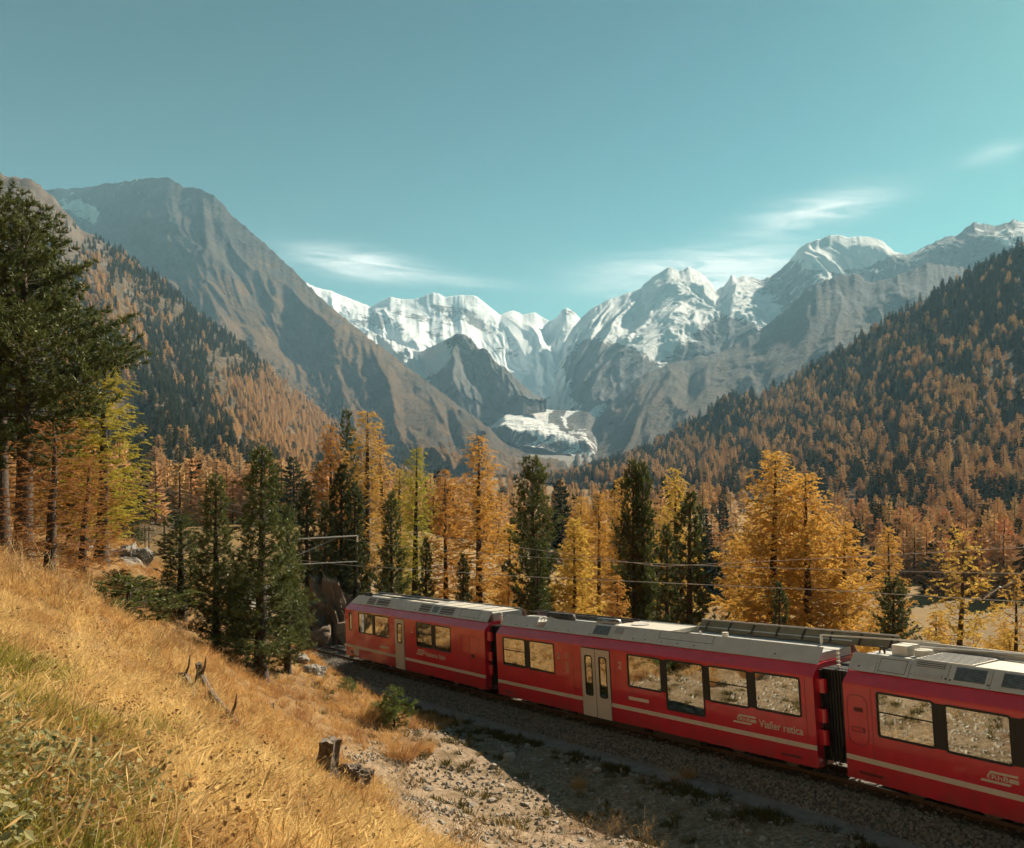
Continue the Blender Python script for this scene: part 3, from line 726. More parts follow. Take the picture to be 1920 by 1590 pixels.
LARCH = {
    'full': make_larch(1, 13, 2.3, 175, 0.14, 1.1, taper=0.62),
    'tall': make_larch(2, 15, 1.9, 175, 0.26, 1.0, taper=0.55),
    'thin': make_larch(3, 14, 1.0, 90, 0.35, 0.6, taper=0.5),
    'wide': make_larch(4, 13, 3.2, 220, 0.08, 1.2, taper=0.75, upturn=0.9, droop=0.15),
    'young': make_larch(5, 8, 1.7, 140, 0.05, 1.4, taper=0.8, upturn=0.6),
    'open': make_larch(6, 9.5, 2.5, 90, 0.10, 0.8, taper=0.55, droop=0.3, upturn=0.8),
}
PINE = {
    'cone': make_pine(11, 10, 1.7, 150, 0.05, 'cone', 9, 0.21, 0.026, 4.5),
    'column': make_pine(12, 12, 1.7, 140, 0.25, 'column', 9, 0.21, 0.026, 4.5),
    'tier': make_pine(13, 12, 2.3, 105, 0.15, 'tier', 9, 0.21, 0.026, 4),
    'near': make_pine(14, 8, 1.25, 190, 0.06, 'cone', 11, 0.15, 0.014, 6),
    'near_column': make_pine(15, 8, 1.25, 170, 0.06, 'column', 11, 0.15, 0.014, 6),
    'big': make_pine(16, 10.5, 3.0, 165, 0.26, 'tier', 11, 0.17, 0.017, 5, 0.36, 0.026),
    'big_column': make_pine(17, 10.5, 2.2, 125, 0.34, 'column', 11, 0.17, 0.017, 5, 0.32, 0.024),
    'sapling': make_pine(18, 1.6, 0.75, 40, 0.02, 'tier', 14, 0.10, 0.011, 9, 0.15, 0.02),
}
print('tree meshes', {k: v['n'] for k, v in {**LARCH, **PINE}.items()}, round(time.time()-T0, 1))

def place_tree(lib, kind, x, y, ztop=None, H=None, R_=None, tint=(1, 1, 1), label='', group=None, cat='tree', name='tree', sink=0.12, rot=None, lean=(0, 0)):
    spec = lib[kind]
    z = gz(x, y)-sink
    hh = (ztop-z) if ztop is not None else H
    sx = (R_/spec['R']) if R_ else hh/spec['H']
    e = empty(name, (x, y, z), (lean[0], lean[1], random.random()*6.28 if rot is None else rot))
    e.scale = (sx, sx, hh/spec['H'])
    for part in ('trunk', 'branches', 'crown'):
        o = obj(part, spec[part], e)
        o.color = (*tint, 1)
    return tag(e, label, cat, group)

def tree_px(lib, kind, px, top, d, R_, label, tint=(1, 1, 1), group=None, name=None, **k):
    p = ray_at(px, top, d)
    return place_tree(lib, kind, p[0], p[1], ztop=p[2], R_=R_, tint=tint, label=label, group=group, name=name or ('larch_tree' if lib is LARCH else 'pine_tree'), **k)

# hero trees: kind, pixel column, top row, distance, crown radius, tint, label
G_, O_, Y_, B_ = (0.95, 1.0, 0.9), (1, 0.86, 0.75), (1.0, 1.12, 1.0), (0.72, 0.55, 0.6)
LT = [
 ('tall', 684, 772, 62, 2.2, (0.92, 0.9, 0.9), 'tallest larch of the left group, bare lower trunk, behind the first rail car'),
 ('full', 622, 800, 66, 2.0, (0.85, 0.75, 0.85), 'brownish orange larch just left of the tallest larch, above the dark boulder'),
 ('thin', 728, 812, 64, 0.9, (0.85, 0.72, 0.75), 'thin nearly bare larch right of the tallest larch'),
 ('tall', 776, 842, 62, 1.6, (0.72, 1.05, 0.7), 'yellow green larch with a long bare trunk between the thin larch and the orange one'),
 ('tall', 752, 880, 66, 1.3, (0.85, 0.95, 0.8), 'smaller yellowish larch standing between the thin larch and the yellow green larch'),
 ('full', 838, 884, 55, 1.5, (0.85, 0.72, 0.7), 'brown orange larch left of the big orange larch, above the first car'),
 ('full', 898, 820, 52, 2.0, (0.95, 0.85, 0.8), 'big orange larch with long branches rising behind the gap of the first two cars'),
 ('full', 1090, 934, 66, 1.7, (0.95, 0.9, 0.8), 'orange larch with rounded top right of the tall round-topped pine'),
 ('young', 1078, 975, 50, 1.5, (1.05, 1.15, 1.0), 'young bright yellow larch right of the tall round-topped pine'),
 ('full', 1125, 926, 60, 1.7, (1, 0.95, 0.85), 'golden larch left of the twin-stemmed pine, slim grey trunk'),
 ('tall', 1160, 898, 56, 1.5, (1, 1.0, 0.85), 'golden larch with straight trunk directly left of the twin-stemmed pine'),
 ('full', 1268, 882, 60, 1.9, (0.98, 1.05, 0.85), 'golden yellow larch rising behind the dark cone-shaped pine'),
 ('wide', 1443, 852, 47, 3.4, (1, 0.95, 0.85), 'largest golden larch, broad crown, above the middle car'),
 ('wide', 1516, 893, 45, 2.9, (1, 0.92, 0.8), 'broad golden larch right beside the largest larch'),
 ('wide', 1590, 985, 47, 2.7, (1, 0.95, 0.85), 'low spreading golden larch right of the two broad larches'),
 ('full', 1670, 992, 66, 1.7, (0.95, 0.85, 0.8), 'dull orange larch behind the small dark pine near the third car'),
 ('open', 1790, 1003, 41, 2.2, (0.95, 1.0, 0.85), 'open golden larch with bare lower branches behind the third car'),
 ('open', 1905, 1075, 52, 1.9, (0.95, 0.9, 0.8), 'golden larch at the right edge above the third car roof'),
 ('full', 1385, 1000, 58, 1.8, (1, 0.95, 0.85), 'golden larch left of the largest larch, partly hidden by it'),
 ('young', 950, 985, 56, 1.6, (1, 1.0, 0.85), 'yellow larch tucked between the big orange larch and the round-topped pine'),
 ('full', 190, 668, 33, 1.6, (0.75, 1.0, 0.7), 'yellow larch with slender trunk beside the tall left pines'),
 ('open', 92, 800, 21, 1.5, (0.50, 0.36, 0.5), 'dying reddish brown larch below the tall left pines'),
 ('open', 150, 860, 30, 1.5, (0.62, 0.5, 0.55), 'russet larch behind the dying brown larch on the left bank'),
 ('full', 135, 735, 40, 1.8, (0.9, 0.85, 0.75), 'orange larch glowing behind the tall left pines'),
]
for k, px, top, d, r, t, lab in LT: tree_px(LARCH, k, px, top, d, r*1.5, lab, t)
PT = [
 ('big_column', 2, 362, 27, 2.3, (1, 1, 1), 'tall dark pine cut by the left picture edge'),
 ('big', 44, 385, 25, 2.9, (1.05, 1.05, 1), 'tall pine with thick trunk and long right-hand boughs on the left bank'),
 ('near', 404, 893, 30, 1.15, (1, 1, 1), 'slender dark pine in the middle of the front pine clump'),
 ('near', 492, 843, 29, 1.5, (1, 1, 1), 'tallest pine of the front clump beside the track'),
 ('near_column', 342, 968, 32, 1.25, (1, 1, 1), 'low bushy pine at the left end of the front clump'),
 ('near_column', 448, 1060, 31, 0.8, (1, 1, 1), 'short pine filling the middle of the front clump'),
 ('near', 540, 950, 31, 0.9, (1, 1, 1), 'narrow pine at the right end of the front clump, overlooking the rails'),
 ('column', 1000, 860, 50, 1.6, (1, 1, 1), 'tall pine with round dense top behind the middle car'),
 ('cone', 1010, 1012, 46, 1.3, (1.1, 1.1, 1), 'smaller pine below the tall round-topped pine'),
 ('column', 1188, 868, 48, 1.15, (1, 1, 1), 'dark twin-stemmed pine, left stem, behind the middle car'),
 ('column', 1206, 872, 48, 1.0, (1, 1, 1), 'dark twin-stemmed pine, right stem, behind the middle car'),
 ('cone', 1292, 925, 43, 1.9, (0.95, 0.95, 1), 'dark dense cone-shaped pine behind the middle car'),
 ('cone', 1252, 985, 46, 1.4, (0.95, 0.95, 1), 'shorter pine pressed against the left of the dark cone-shaped pine'),
 ('cone', 735, 925, 55, 1.5, (0.95, 0.95, 1), 'dark pine under the thin larch behind the first car'),
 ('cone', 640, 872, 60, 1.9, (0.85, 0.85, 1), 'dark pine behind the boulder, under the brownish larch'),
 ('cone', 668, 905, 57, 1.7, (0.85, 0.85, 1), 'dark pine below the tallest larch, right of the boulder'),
 ('tier', 652, 768, 68, 1.6, (0.95, 0.95, 1), 'dark pine top peeping out left of the tallest larch'),
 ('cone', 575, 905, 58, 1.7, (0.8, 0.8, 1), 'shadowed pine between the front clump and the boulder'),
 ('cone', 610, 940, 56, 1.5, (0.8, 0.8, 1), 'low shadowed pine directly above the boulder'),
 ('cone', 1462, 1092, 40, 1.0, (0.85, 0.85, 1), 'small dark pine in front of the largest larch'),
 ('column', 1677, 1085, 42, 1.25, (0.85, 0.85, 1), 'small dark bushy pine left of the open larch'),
 ('cone', 870, 1040, 50, 1.0, (0.95, 0.95, 1), 'small pine at the foot of the big orange larch'),
 ('cone', 800, 1010, 54, 1.1, (0.95, 0.95, 1), 'small pine between the yellow green larch and the brown orange larch'),
 ('tier', 232, 872, 62, 1.6, (0.9, 0.9, 1), 'distant dark pine right of the slender yellow larch'),
 ('tier', 250, 940, 75, 1.5, (0.9, 0.9, 1), 'far pine beside the wooden poles on the left'),
]
for k, px, top, d, r, t, lab in PT: tree_px(PINE, k, px, top, d, r, lab, t)
for px, top, d, r, lab in [(651, 1272, 31.5, 0.42, 'tiny pine sapling on the bank above the ballast'),
                           (708, 1318, 28.6, 0.52, 'left half of the bushy pine saplings beside the scree'),
                           (738, 1292, 28.3, 0.62, 'taller bushy pine sapling beside the scree')]:
    tree_px(PINE, 'sapling', px, top, d, r, lab, (1.5, 1.6, 1.2), name='pine_sapling')
# undergrowth behind the train
for i in range(46):
    px = 560+i*30+random.uniform(-12, 12); d = random.uniform(44, 74)
    p = ray_at(px, 1000, d)
    s, v, rz = track_sv(np.array([p[0]]), np.array([p[1]]))
    if v[0] > -5.5: continue
    if random.random() < 0.68:
        place_tree(LARCH, random.choice(['young', 'full']), p[0], p[1], H=random.uniform(3.5, 8), R_=random.uniform(1.0, 1.7), tint=random.choice([(1, 1, .9), (.9, .8, .8), (1.05, 1.1, .9)]),
                   label='young golden larch among the undergrowth behind the train', group='young larches behind the train', name='larch_tree')
    else:
        place_tree(PINE, 'cone', p[0], p[1], H=random.uniform(3, 6.5), R_=random.uniform(0.8, 1.3), tint=(0.95, 0.95, 1),
                   label='young pine among the undergrowth behind the train', group='young pines behind the train', name='pine_tree')

for i in range(20):
    px = random.uniform(1560, 1950); d = random.uniform(62, 125); p = ray_at(px, 1000, d)
    place_tree(LARCH, random.choice(['full', 'open', 'young', 'wide']), p[0], p[1], H=random.uniform(6, 10.5), R_=random.uniform(1.7, 2.9), tint=random.choice([(1, .95, .85), (.92, .82, .78), (1, 1.05, .85)]),
               label='golden larch on the slope falling away beyond the third car', group='larches on the slope beyond the third car', name='larch_tree')
# ------------------------------------------------------------------ forest trees
def far_tree(seed, kind):
    g = np.random.default_rng(seed)
    V = []; F = []; MI = []; b = 0
    tv, tf = tubes_np([(np.array([[0, 0, 0], [0, 0, 0.5], [0, 0, 0.95]]), np.array([0.018, 0.012, 0.003]))], 4)
    V.append(tv); F.append(np.stack([tf[:, [0, 1, 2]], tf[:, [0, 2, 3]]], 1).reshape(-1, 3)); MI.append(np.zeros(len(tf)*2)); b = len(tv)
    larch = kind == 'larch'
    nw = 17 if larch else 20
    for w in range(nw):
        t = (0.10 if larch else 0.05)+(0.88 if larch else 0.93)*(w/nw)
        prof = (1-t)**(0.6 if larch else 0.55)*(0.6+0.7*g.random())*min(1, 0.55+t*3)
        r = (0.235 if larch else 0.165)*prof+0.012
        k = 9 if larch else 8
        a = g.random()*6.28+np.arange(k)*6.283/k+g.normal(0, 0.25, k)
        rr = r*(0.65+0.6*g.random(k))
        z0 = t+g.normal(0, 0.012, k)
        d = np.stack([np.cos(a), np.sin(a), 0*a], -1); sd = np.stack([-np.sin(a), np.cos(a), 0*a], -1)
        up = 0.04 if larch else 0.05
        root = np.stack([0*a, 0*a, z0], -1)+d*rr[:, None]*0.12
        tip = root+d*rr[:, None]+np.array([0, 0, 1])*(up*(t-0.2)-0.015*(1-t))
        wd = (0.42 if larch else 0.5)*rr
        mid = root+d*(rr*0.6)[:, None]
        drop = np.array([0, 0, -1])*(0.028*(1-t)+0.008)
        p1 = mid+sd*wd[:, None]*0.5+drop; p2 = mid-sd*wd[:, None]*0.5+drop
        V.append(np.stack([root, p1, tip, p2], 1).reshape(-1, 3))
        i = b+np.arange(k)[:, None]*4
        F.append(np.concatenate([i+[[0, 1, 2]], i+[[0, 2, 3]]], 0)); MI.append(np.ones(2*k)); b += 4*k
        # hanging sprays
        h = np.stack([root+d*(rr*0.3)[:, None], tip, mid+drop*2.2], 1).reshape(-1, 3)
        V.append(h); F.append(b+np.arange(3*k).reshape(-1, 3)); MI.append(np.ones(k)); b += 3*k
    return mesh_np('far_'+kind, np.concatenate(V), [np.concatenate(F)], [MAT['branch'], MAT['larch_far' if larch else 'pine_far']], np.concatenate(MI))
FARM = {'larch': [far_tree(30+i, 'larch') for i in range(6)], 'pine': [far_tree(60+i, 'pine') for i in range(6)]}

FOREST = []   # kind, x, y, z, height, hill
def scatter(info, n, dens, kindf, hfun, hill, tmin=0.0):
    P = info['P']; nu, nv = P.shape[:2]
    a = np.linalg.norm(np.cross(P[1:, :-1]-P[:-1, :-1], P[:-1, 1:]-P[:-1, :-1]), axis=-1)
    ixc, iyc = info['IX'][:-1, :-1], info['PY'][:-1, :-1]
    w = a*np.clip(dens(ixc, iyc, info['T'][:-1, :-1]), 0, None)*((ixc > -160) & (ixc < 2080))*(info['T'][:-1, :-1] >= tmin)
    w = (w/w.sum()).ravel()
    c = rng.choice(len(w), n, p=w); i, j = c//(nv-1), c % (nv-1)
    u, v = rng.random(n)[:, None], rng.random(n)[:, None]
    Q = (P[i, j]*(1-u)+P[i+1, j]*u)*(1-v)+(P[i, j+1]*(1-u)+P[i+1, j+1]*u)*v
    ip = 960+F_PX*Q[:, 0]/Q[:, 1]; jp = HOR-F_PX*Q[:, 2]/Q[:, 1]
    lar = rng.random(n) < kindf(ip, jp, Q)
    for q, l in zip(Q, lar): FOREST.append(('larch' if l else 'pine', q[0], q[1], q[2]-0.3, hfun()*(1.05 if l else 1.0), hill))
def dA(ix, iy, T):
    n = fbm(ix/45, iy/45, 4, 81)
    d = sstep(n, 0.28, 0.5)*1.0+0.15
    d = d*(1-0.92*ell(ix, iy, 60, 395, 110, 75, 20))*(1-0.75*ell(ix, iy, 150, 480, 50, 60))
    return d*sstep(iy, 340, 480)
def kA(ix, iy, Q):
    n = fbm(ix/38, iy/38, 4, 85)
    k = 0.05+0.35*sstep(n, 0.52, 0.66)
    k = k+0.85*ell(ix, iy, 520, 770, 120, 85, 30)+0.7*ell(ix, iy, 175, 540, 30, 70, -15)+0.45*sstep(iy, 830, 930)+0.35*ell(ix, iy, 240, 640, 40, 60)
    return np.clip(k-0.5*ell(ix, iy, 420, 640, 120, 40, 40)-0.35*ell(ix, iy, 330, 760, 70, 60), 0.03, 0.95)
scatter(HA, 8000, dA, kA, lambda: random.triangular(5, 20, 10), 'left')
def dF(ix, iy, T): return 0.40+0.9*sstep(fbm(ix/42, iy/42, 4, 90), 0.3, 0.62)
def kF(ix, iy, Q):
    n = fbm(ix/50, iy/50, 4, 95)
    k = 0.44+0.5*(n-0.5)*2.2-0.45*ell(ix, iy, 1850, 560, 90, 70, -30)-0.3*sstep(-(iy-(460+(1920-ix)*0.54)), -40, 0)
    k = k+0.30*sstep(iy, 960, 1010)
    return np.clip(k, 0.06, 0.9)
scatter(HF, 8000, dF, kF, lambda: random.triangular(6, 22, 12), 'right')
def dB(ix, iy, T): return sstep(iy-np.interp(ix, [300, 450, 600, 800, 900, 1000, 1130], [600, 640, 690, 800, 835, 858, 872]), 0, 90)*sstep(fbm(ix/40, iy/30, 4, 97), 0.3, 0.6)*(1-0.85*ell(ix, iy, 840, 790, 90, 40, 30))
scatter(HB, 5000, dB, lambda ix, iy, Q: np.clip(0.25+0.8*sstep(iy, 760, 850), 0, 0.93), lambda: random.uniform(10, 17), 'foot')
# valley floor
n = 3000
yy = 190*np.exp(rng.random(n)*math.log(2100/190)); xx = (rng.random(n)*2-1)*0.66*yy
zz = ground_z(xx, yy)
for x, y, z in zip(xx, yy, zz):
    if vnoise(np.array([x/40]), np.array([y/40]), 99)[0] < 0.36 or y < 130: continue
    FOREST.append(('larch' if random.random() < 0.82 else 'pine', x, y, z-0.3, random.uniform(9, 17), 'valley'))

LABELS = {('larch', 'left'): 'orange larch in the forest on the left hillside', ('pine', 'left'): 'dark pine in the forest on the left hillside',
          ('larch', 'right'): 'rust orange larch in the forest on the right hillside', ('pine', 'right'): 'dark pine in the forest on the right hillside',
          ('larch', 'foot'): 'small orange larch at the foot of the bare mountain', ('pine', 'foot'): 'small dark pine at the foot of the bare mountain',
          ('larch', 'valley'): 'golden larch on the valley floor beyond the train', ('pine', 'valley'): 'dark pine on the valley floor beyond the train'}

def scatter_nodes(name, coll):
    g = bpy.data.node_groups.new(name, 'GeometryNodeTree')
    g.interface.new_socket('Geometry', in_out='INPUT', socket_type='NodeSocketGeometry')
    g.interface.new_socket('Geometry', in_out='OUTPUT', socket_type='NodeSocketGeometry')
    N, L = g.nodes, g.links
    gi, go = N.new('NodeGroupInput'), N.new('NodeGroupOutput')
    ci = N.new('GeometryNodeCollectionInfo'); ci.inputs['Collection'].default_value = coll
    ci.inputs['Separate Children'].default_value = True; ci.inputs['Reset Children'].default_value = True
    ip = N.new('GeometryNodeInstanceOnPoints'); ip.inputs['Pick Instance'].default_value = True
    def na(nm, ty):
        a = N.new('GeometryNodeInputNamedAttribute'); a.data_type = ty; a.inputs['Name'].default_value = nm; return a.outputs['Attribute']
    er = N.new('FunctionNodeEulerToRotation')
    L.new(na('rot', 'FLOAT_VECTOR'), er.inputs[0]); L.new(er.outputs[0], ip.inputs['Rotation'])
    L.new(na('scl', 'FLOAT_VECTOR'), ip.inputs['Scale']); L.new(na('idx', 'INT'), ip.inputs['Instance Index'])
    L.new(gi.outputs[0], ip.inputs['Points']); L.new(ci.outputs[0], ip.inputs['Instance']); L.new(ip.outputs[0], go.inputs[0])
    return g
def stuff(name, meshes, pts, rot, scl, idx, label, cat):
    coll = bpy.data.collections.new(name+'_pieces')
    for k, me_ in enumerate(meshes):
        coll.objects.link(bpy.data.objects.new('%s_piece_%02d' % (name, k), me_))
    pts = np.asarray(pts, np.float32)
    me = bpy.data.meshes.new(name); me.vertices.add(len(pts)); me.vertices.foreach_set('co', pts.ravel())
    for nm, arr in (('rot', rot), ('scl', scl)):
        a = me.attributes.new(nm, 'FLOAT_VECTOR', 'POINT'); a.data.foreach_set('vector', np.asarray(arr, np.float32).ravel())
    a = me.attributes.new('idx', 'INT', 'POINT'); a.data.foreach_set('value', np.asarray(idx, np.int32))
    me.update()
    o = obj(name, me); tag(o, label, cat, kind='stuff')
    md = o.modifiers.new('scatter', 'NODES'); md.node_group = scatter_nodes(name, coll)
    return o

for kind in ('larch', 'pine'):
    L_ = [f for f in FOREST if f[0] == kind]
    def size(f):
        ip = 960+F_PX*f[1]/f[2]
        hid = f[5] == 'valley' and 560 < ip < 1590 and HOR-F_PX*(f[3]+f[4])/f[2] > 890   # behind the trees along the track
        return f[4]/f[2] if -10 < ip < 1930 and not hid else 0
    L_.sort(key=size, reverse=True)
    for f in L_[:300]:
        o = obj(kind+'_tree', random.choice(FARM[kind]), loc=(f[1], f[2], f[3]))
        w = f[4]*random.uniform(0.95, 1.45); o.scale = (w, w, f[4]); o.rotation_euler = (0, 0, random.random()*6.28)
        k_ = random.uniform(0.8, 1.15); o.color = (k_, k_*random.uniform(0.88, 1.05), k_, 1)
        tag(o, LABELS[(kind, f[5])], 'tree', LABELS[(kind, f[5])].replace('larch in', 'larches in').replace('pine in', 'pines in'))
    rest = L_[300:]; n = len(rest)
    P_ = np.array([f[1:4] for f in rest]); h = np.array([f[4] for f in rest]); w = h*rng.uniform(0.95, 1.45, n)
    stuff(kind+'_forest', FARM[kind], P_, np.stack([0*h, 0*h, rng.random(n)*6.28], -1), np.stack([w, w, h], -1), rng.integers(0, 6, n),
          'far %s forest covering the mountain slopes' % kind, 'forest')
print('forest', len(FOREST), round(time.time()-T0, 1))

# ------------------------------------------------------------------ train
MAT['red'] = simple('red_train_paint', (0.62, 0.017, 0.038), 0.26, col2=(0.52, 0.015, 0.032), scale=2.5, coat=0.7, bump=0.03, bscale=5)
_m = MAT['red']; _N, _L = _m.node_tree.nodes, _m.node_tree.links
_p = [n for n in _N if n.type == 'BSDF_PRINCIPLED'][0]; _src = _p.inputs['Base Color'].links[0].from_socket
_tc = _N.new('ShaderNodeTexCoord'); _sx = _N.new('ShaderNodeSeparateXYZ'); _L.new(_tc.outputs['Object'], _sx.inputs[0])
_mr = _N.new('ShaderNodeMapRange'); _mr.inputs[1].default_value = 1.0; _mr.inputs[2].default_value = 0.40; _L.new(_sx.outputs[2], _mr.inputs[0])
_df = nmath(_N, _L, 'MULTIPLY', nmath(_N, _L, 'MULTIPLY', _mr.outputs[0], 0.55), noise_fac(_N, _L, 3.0, 6, 0.3, 0.6, stretch=(1, 1, 0.35)), True)
_L.new(mixc(_N, _L, _df, _src, (0.15, 0.06, 0.045)), _p.inputs['Base Color'])
MAT['roofgrey'] = simple('roof_grey_paint', (0.52, 0.545, 0.56), 0.42, col2=(0.46, 0.48, 0.49), scale=3)
MAT['rooftop'] = simple('roof_deck_paint', (0.48, 0.46, 0.43), 0.5, col2=(0.38, 0.36, 0.33), scale=4)
MAT['white'] = simple('cream_paint', (0.62, 0.57, 0.49), 0.4, col2=(0.57, 0.52, 0.44), scale=3)
MAT['door'] = simple('door_cream_paint', (0.58, 0.53, 0.47), 0.4, col2=(0.54, 0.49, 0.43), scale=3, coat=0.2)
MAT['rubber'] = simple('black_rubber', (0.018, 0.018, 0.018), 0.55)
MAT['dark'] = simple('dark_underframe', (0.035, 0.033, 0.03), 0.8, col2=(0.055, 0.045, 0.035), scale=5)
MAT['seam'] = simple('dark_red_seam', (0.13, 0.012, 0.012), 0.5)
MAT['grille'] = simple('grille_grey', (0.10, 0.10, 0.10), 0.6, col2=(0.07, 0.07, 0.07), scale=20)
MAT['steel'] = simple('steel', (0.30, 0.28, 0.26), 0.35, metal=0.9, col2=(0.20, 0.16, 0.13), scale=8)
MAT['rust'] = simple('rusty_rail_side', (0.10, 0.06, 0.04), 0.8, col2=(0.07, 0.045, 0.03), scale=8)
MAT['yellow'] = simple('yellow_band', (0.62, 0.34, 0.03), 0.4)
MAT['lamp'] = simple('lit_ceiling_lamp', (0.9, 0.8, 0.5), 0.4, emit=((1.0, 0.80, 0.42), 5.0))
MAT['seat'] = simple('seat_cloth', (0.09, 0.03, 0.03), 0.9, col2=(0.06, 0.02, 0.02), scale=10)
MAT['inner'] = simple('car_interior', (0.25, 0.23, 0.20), 0.7)
MAT['olive'] = simple('screen_inner', (0.20, 0.17, 0.10), 0.6, col2=(0.14, 0.12, 0.07), scale=4)
m, N, L, out = new_mat('window_glass')
gl = N.new('ShaderNodeBsdfGlossy'); gl.inputs['Roughness'].default_value = 0.015; gl.inputs['Color'].default_value = (0.50, 0.51, 0.48, 1)
tr_ = N.new('ShaderNodeBsdfTransparent'); tr_.inputs[0].default_value = (0.34, 0.35, 0.33, 1)
lw = N.new('ShaderNodeFresnel'); lw.inputs[0].default_value = 1.9
fac = nmath(N, L, 'ADD', nmath(N, L, 'MULTIPLY', lw.outputs[0], 0.9), 0.36, True)
b = N.new('ShaderNodeBump'); b.inputs['Strength'].default_value = 0.03; b.inputs['Distance'].default_value = 0.02
L.new(noise_fac(N, L, 1.4, 2, 0, 1), b.inputs['Height']); L.new(b.outputs[0], gl.inputs['Normal'])
ms_ = N.new('ShaderNodeMixShader'); L.new(fac, ms_.inputs[0]); L.new(tr_.outputs[0], ms_.inputs[1]); L.new(gl.outputs[0], ms_.inputs[2])
L.new(ms_.outputs[0], out.inputs[0]); MAT['glass'] = m

WID = 2.65
def slope_pt(x, t, h, far=False):
    """point on the grey roof slope: t from the gutter (0) to the deck edge (1), h above it"""
    y0, z0, y1, z1 = 0.275, 3.14, 0.58, 3.56
    l = math.hypot(y1-y0, z1-z0); ny, nz_ = -(z1-z0)/l, (y1-y0)/l
    y = y0+(y1-y0)*t+ny*h; z = z0+(z1-z0)*t+nz_*h
    return (x, WID-y if far else y, z)
def slope_box(mb, x0, x1, t0, t1, h0, h1, far=False):
    P = [slope_pt(x, t, h, far) for h in (h0, h1) for x, t in ((x0, t0), (x1, t0), (x1, t1), (x0, t1))]
    return mb.hexa(P)

def text_part(name, txt, x, z, size, parent, width=None, mat='white', shear=0.0, off=0.006):
    cu = bpy.data.curves.new(name, 'FONT'); cu.body = txt; cu.size = size; cu.offset = off*size; cu.extrude = 0.001; cu.shear = shear
    cu.materials.append(MAT[mat])
    o = bpy.data.objects.new(name, cu); link(o, parent)
    o.rotation_euler = (R(90), 0, 0); o.location = (x, -0.006, z)
    bpy.context.view_layer.update()
    me_ = bpy.data.meshes.new_from_object(o.evaluated_get(bpy.context.evaluated_depsgraph_get()))
    w0 = o.dimensions[0]
    bpy.data.objects.remove(o)
    o = obj(name, me_, parent); o.rotation_euler = (R(90), 0, 0); o.location = (x, -0.006, z)
    if width: o.scale = (width/max(w0, 1e-3), 1, 1)
    return o

def logo(parent, x, z, w):
    k = w/0.87
    q = lambda pts: [(x+a*k, z+c*k) for a, c in pts]
    mb = MB()
    mb.prism(q([(0.0, 0.0), (0.66, 0.0), (0.72, 0.055), (0.035, 0.055)]), -0.005, 0.0)
    mb.prism(q([(0.20, 0.215), (0.86, 0.215), (0.86, 0.27), (0.245, 0.27)]), -0.005, 0.0)
    mb.prism(q([(0.145, 0.125), (0.20, 0.08), (0.235, 0.08), (0.19, 0.125), (0.255, 0.212), (0.198, 0.212)]), -0.005, 0.0)
    mb.prism(q([(0.655, 0.085), (0.87, 0.085), (0.87, 0.175), (0.655, 0.175)]), -0.005, 0.0)
    o = mb.build('logo', MAT['white'], parent)
    text_part('lettering', 'RhB', x+0.25*k, z+0.088*k, 0.155*k, parent, width=0.38*k, off=0.012)
    return o

def wall_with_holes(mb, L_, z0, z1, holes, y, flip):
    xs = sorted({0.0, L_, *[h[0] for h in holes], *[h[1] for h in holes]}); zs = sorted({z0, z1, *[h[2] for h in holes], *[h[3] for h in holes]})
    for a, b_ in zip(xs, xs[1:]):
        for c_, d_ in zip(zs, zs[1:]):
            mx, mz = (a+b_)/2, (c_+d_)/2
            if any(h[0] < mx < h[1] and h[2] < mz < h[3] for h in holes): continue
            q = [(a, y, c_), (b_, y, c_), (b_, y, d_), (a, y, d_)]
            mb.add(q if not flip else q[::-1], [(0, 1, 2, 3)])

